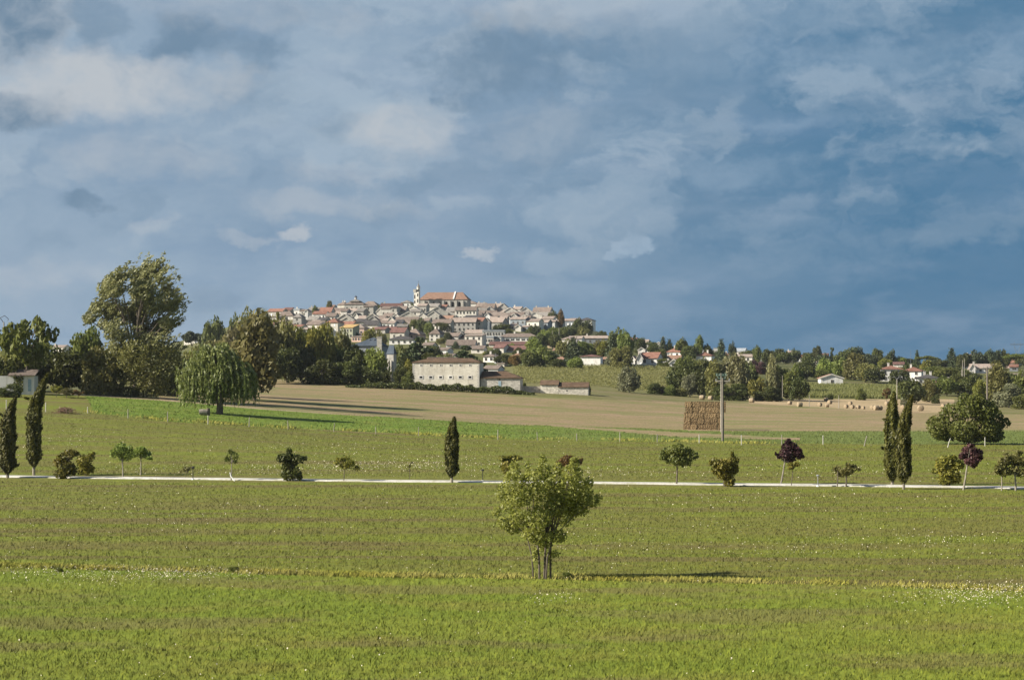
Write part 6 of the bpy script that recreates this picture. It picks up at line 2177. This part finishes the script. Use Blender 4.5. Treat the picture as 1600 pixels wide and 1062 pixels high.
def blades(X, Y, h, w, rng, lean=.5, wind=.15):
    """one narrow upright blade at each place"""
    n = len(X)
    Z = zxy(X, Y) - .01
    a = rng.uniform(0, 6.28, n)
    hh = h * rng.uniform(.5, 1.3, n)
    ww = w * rng.uniform(.6, 1.3, n)
    lx = (rng.normal(size=n) * lean + wind) * hh
    ly = rng.normal(size=n) * lean * hh
    dx, dy = np.cos(a) * ww / 2, np.sin(a) * ww / 2
    B0 = np.stack([X - dx, Y - dy, Z], 1); B1 = np.stack([X + dx, Y + dy, Z], 1)
    T1 = np.stack([X + lx + dx * .25, Y + ly + dy * .25, Z + hh], 1); T0 = np.stack([X + lx - dx * .25, Y + ly - dy * .25, Z + hh], 1)
    return np.stack([B0, B1, T1, T0], 1).reshape(-1, 3)


def scatter(n, d0, d1, rng, power=1.0, c0=-110, c1=1710):
    """places spread over the fan of ground between two distances"""
    d = np.sqrt(rng.uniform(d0 ** 2, d1 ** 2, n)) if power == 1 else d0 * (d1 / d0) ** rng.random(n)
    c = rng.uniform(c0, c1, n)
    return (c - 800) / F * d, d, c


rng = np.random.default_rng(77)
rowof = lambda d, c: HZ - (zdc(d, c) - HC) / d * F
# mown lawn
X, Y, c = scatter(235000, 46, 92, rng, 2, -620, 2220)
ok = rowof(Y, c) > L(LAWN_EDGE, c)
X, Y = X[ok], Y[ok]
stuff('lawn_grass', blades(X, Y, .11, .024, rng, .55), 'lawn_blade', rng.random(len(X)))
# longer meadow grass as far as the fence
X, Y, c = scatter(350000, 74, 275, rng, 2, -520, 2120)
r_ = rowof(Y, c)
ok = (r_ < L(LAWN_EDGE, c) - .5) & (r_ > L(FENCE, c)) & (np.abs(Y - (160.65 - .2115 * X)) > 2.0)
X, Y = X[ok], Y[ok]
road = np.abs(Y - (160.65 - .2115 * X))
hh = (.09 + .00015 * Y) * np.clip((road - 1.5) / 7, .10 + .55 * rng.random(len(Y)) ** 7, 1)
stuff('meadow_grass', blades(X, Y, hh, .016 + .00018 * Y, rng, .5), 'meadow_blade', rng.random(len(X)))
# the bright young crop beyond the fence
X, Y, c = scatter(68000, 262, 352, rng, 2, 100, 1950)
r_ = rowof(Y, c)
ok = (r_ < L(FENCE, c)) & (r_ > L(CROP_TOP, c)) & ~((r_ < L(SLIVER_B, c)) & (r_ > L(SLIVER_T, c)) & (c > 860) & (c < 1250)) & (c > 130 + (r_ - 616) * .6)
X, Y = X[ok], Y[ok]
stuff('crop_grass', blades(X, Y, .16, .08, rng, .5), 'crop_blade', rng.random(len(X)))
# yellow fringe on the mown edge and along the fence
n = 60000
c = rng.uniform(-500, 2100, n)
keep = rng.random(n) < np.clip(.55 + .5 * np.sin(c * .013 + 1) + .3 * np.sin(c * .05), .08, 1) * np.where((c > 930) & (c < 1130), .7, 1) * np.where(c > 1340, .25, 1)
c = c[keep]
d = HC * F / (L(LAWN_EDGE, c) - HZ) + rng.normal(size=len(c)) * .45 + .5
Q1 = blades((c - 800) / F * d, d, .15, .03, rng, .5, .25)
n = 7000
c = rng.uniform(130, 1250, n)
dd_ = np.array([hit(q, L(FENCE, q) - .5) for q in np.arange(130, 1251, 10)])
d = np.interp(c, np.arange(130, 1251, 10), dd_) + rng.normal(size=n) * 1.6
thin = rng.random(n) < np.clip(.5 + .5 * np.sin(c * .06) + .4 * np.sin(c * .017 + 2), .1, 1)
c, d = c[thin], d[thin]
Q2 = blades((c - 800) / F * d, d, .32, .07, rng, .4, .25)
stuff('straw_grass', np.concatenate([Q1, Q2]), 'straw_grass', rng.random(len(Q1) // 4 + len(Q2) // 4))
# white wild flowers
PATCH = [(60, 900, 60, 8, 130), (150, 905, 90, 12, 330), (240, 903, 60, 8, 240), (300, 902, 50, 8, 120), (370, 900, 60, 8, 90), (1500, 935, 90, 16, 420), (1570, 930, 60, 14, 260), (860, 943, 40, 8, 60),
         (560, 730, 120, 8, 420), (680, 727, 110, 8, 420), (430, 735, 120, 10, 260), (900, 742, 120, 8, 200), (250, 735, 90, 8, 180), (80, 690, 80, 20, 200), (1000, 858, 120, 12, 90),
         (1260, 860, 120, 14, 130), (1480, 850, 90, 14, 120), (1180, 780, 160, 10, 130), (520, 700, 200, 15, 260), (180, 800, 200, 30, 160), (1090, 740, 150, 14, 160), (1350, 735, 200, 14, 160)]
cs, rs = [], []
for (a, b, ra, rb_, n) in PATCH:
    cs.append(a + rng.normal(size=n) * ra * .6); rs.append(b + rng.normal(size=n) * rb_ * .6)
cs.append(rng.uniform(-400, 2000, 2000)); rs.append(rng.uniform(690, 900, 2000))
cs.append(rng.uniform(-400, 2000, 330)); rs.append(rng.uniform(905, 1075, 330))
c, r_ = np.concatenate(cs), np.concatenate(rs)
d = np.array([hit(a, b) for a, b in zip(c, r_)])
ok = (d < 268) & (np.abs(d - (160.65 - .2115 * (c - 800) / F * d)) > 2.3)
c, d = c[ok], d[ok]
X = (c - 800) / F * d
P = np.stack([X, d, zdc(d, c) + rng.uniform(.08, .26, len(c))], 1)
sz = np.where(d < 100, .042, .022 + .00026 * d) * rng.uniform(.6, 1.35, len(d))
stuff('wild_flowers', leaf_quads(P, np.tile([-.3, -.5, .8], (len(P), 1)), sz, rng, 1.0, 1.3), 'flower', rng.random(len(P)))
# maize field and vine rows
n = 30000
c = rng.uniform(1225, 1412, n); d = rng.uniform(612, 698, n)
keep = ((d - 612) % 9 < 7.5)
c, d = c[keep], d[keep]
stuff('maize_crop', blades((c - 800) / F * d, d, 1.15, .28, rng, .25, .1), 'maize', rng.random(len(c)))
n = 34000
c = rng.uniform(806, 1068, n); d = rng.uniform(606, 765, n)
X = (c - 800) / F * d
ph = (X * .72 + d * .30)
ph2 = np.round(ph / 2.6) * 2.6
X = X + (ph2 - ph) / .72 * .85
P = np.stack([X, d, zxy(X, d) + rng.uniform(.15, .9, n)], 1)
stuff('vines', leaf_quads(P, np.tile([-.3, -.3, .8], (n, 1)), .30, rng, 1.2, .9), 'vine_leaf', rng.random(n))
# the dark hedge below the barns
hl = [(415, 594), (480, 597), (540, 600), (590, 603.5), (640, 609), (690, 612.5), (740, 615), (800, 616.5), (850, 617.5), (890, 618)]
n = 8000
c = rng.uniform(540, 835, n)
d0 = 464 + rng.normal(size=n) * .9
gz = zdc(d0, c)
hh = (1.5 + .25 * np.sin(c * .09) + .2 * np.sin(c * .31)) * np.clip((c - 540) / 60, .35, 1) * np.clip((850 - c) / 60, .3, 1)
P = np.stack([(c - 800) / F * d0, d0, gz + rng.random(n) ** .7 * hh], 1)
out = nrm(np.stack([np.zeros(n), d0 - 464 - .5, np.full(n, .8)], 1))
hg = link('hedge', quads_mesh('hedge', leaf_quads(P, out, .36, rng, 1.2, .7), (MAT['leaf_dark'],), rng.random(n) * .85))
tag(hg, 'long low dark green hedge running in front of the stone barns', 'hedge')

# ------------------------------------------------------------------ the air between here and the hill
hm, hk = new_mat('haze_air')
hv = hk.add('ShaderNodeVolumePrincipled', {'Color': (.80, .87, .95), 'Density': .000042, 'Anisotropy': .25})
ho = hk.add('ShaderNodeOutputMaterial')
hk.l.new(hv.outputs[0], ho.inputs['Volume'])
hz = MB().box(-1900, 1900, -250, 2700, -1.4, 110).build('haze', hm)
tag(hz, kind='stuff')
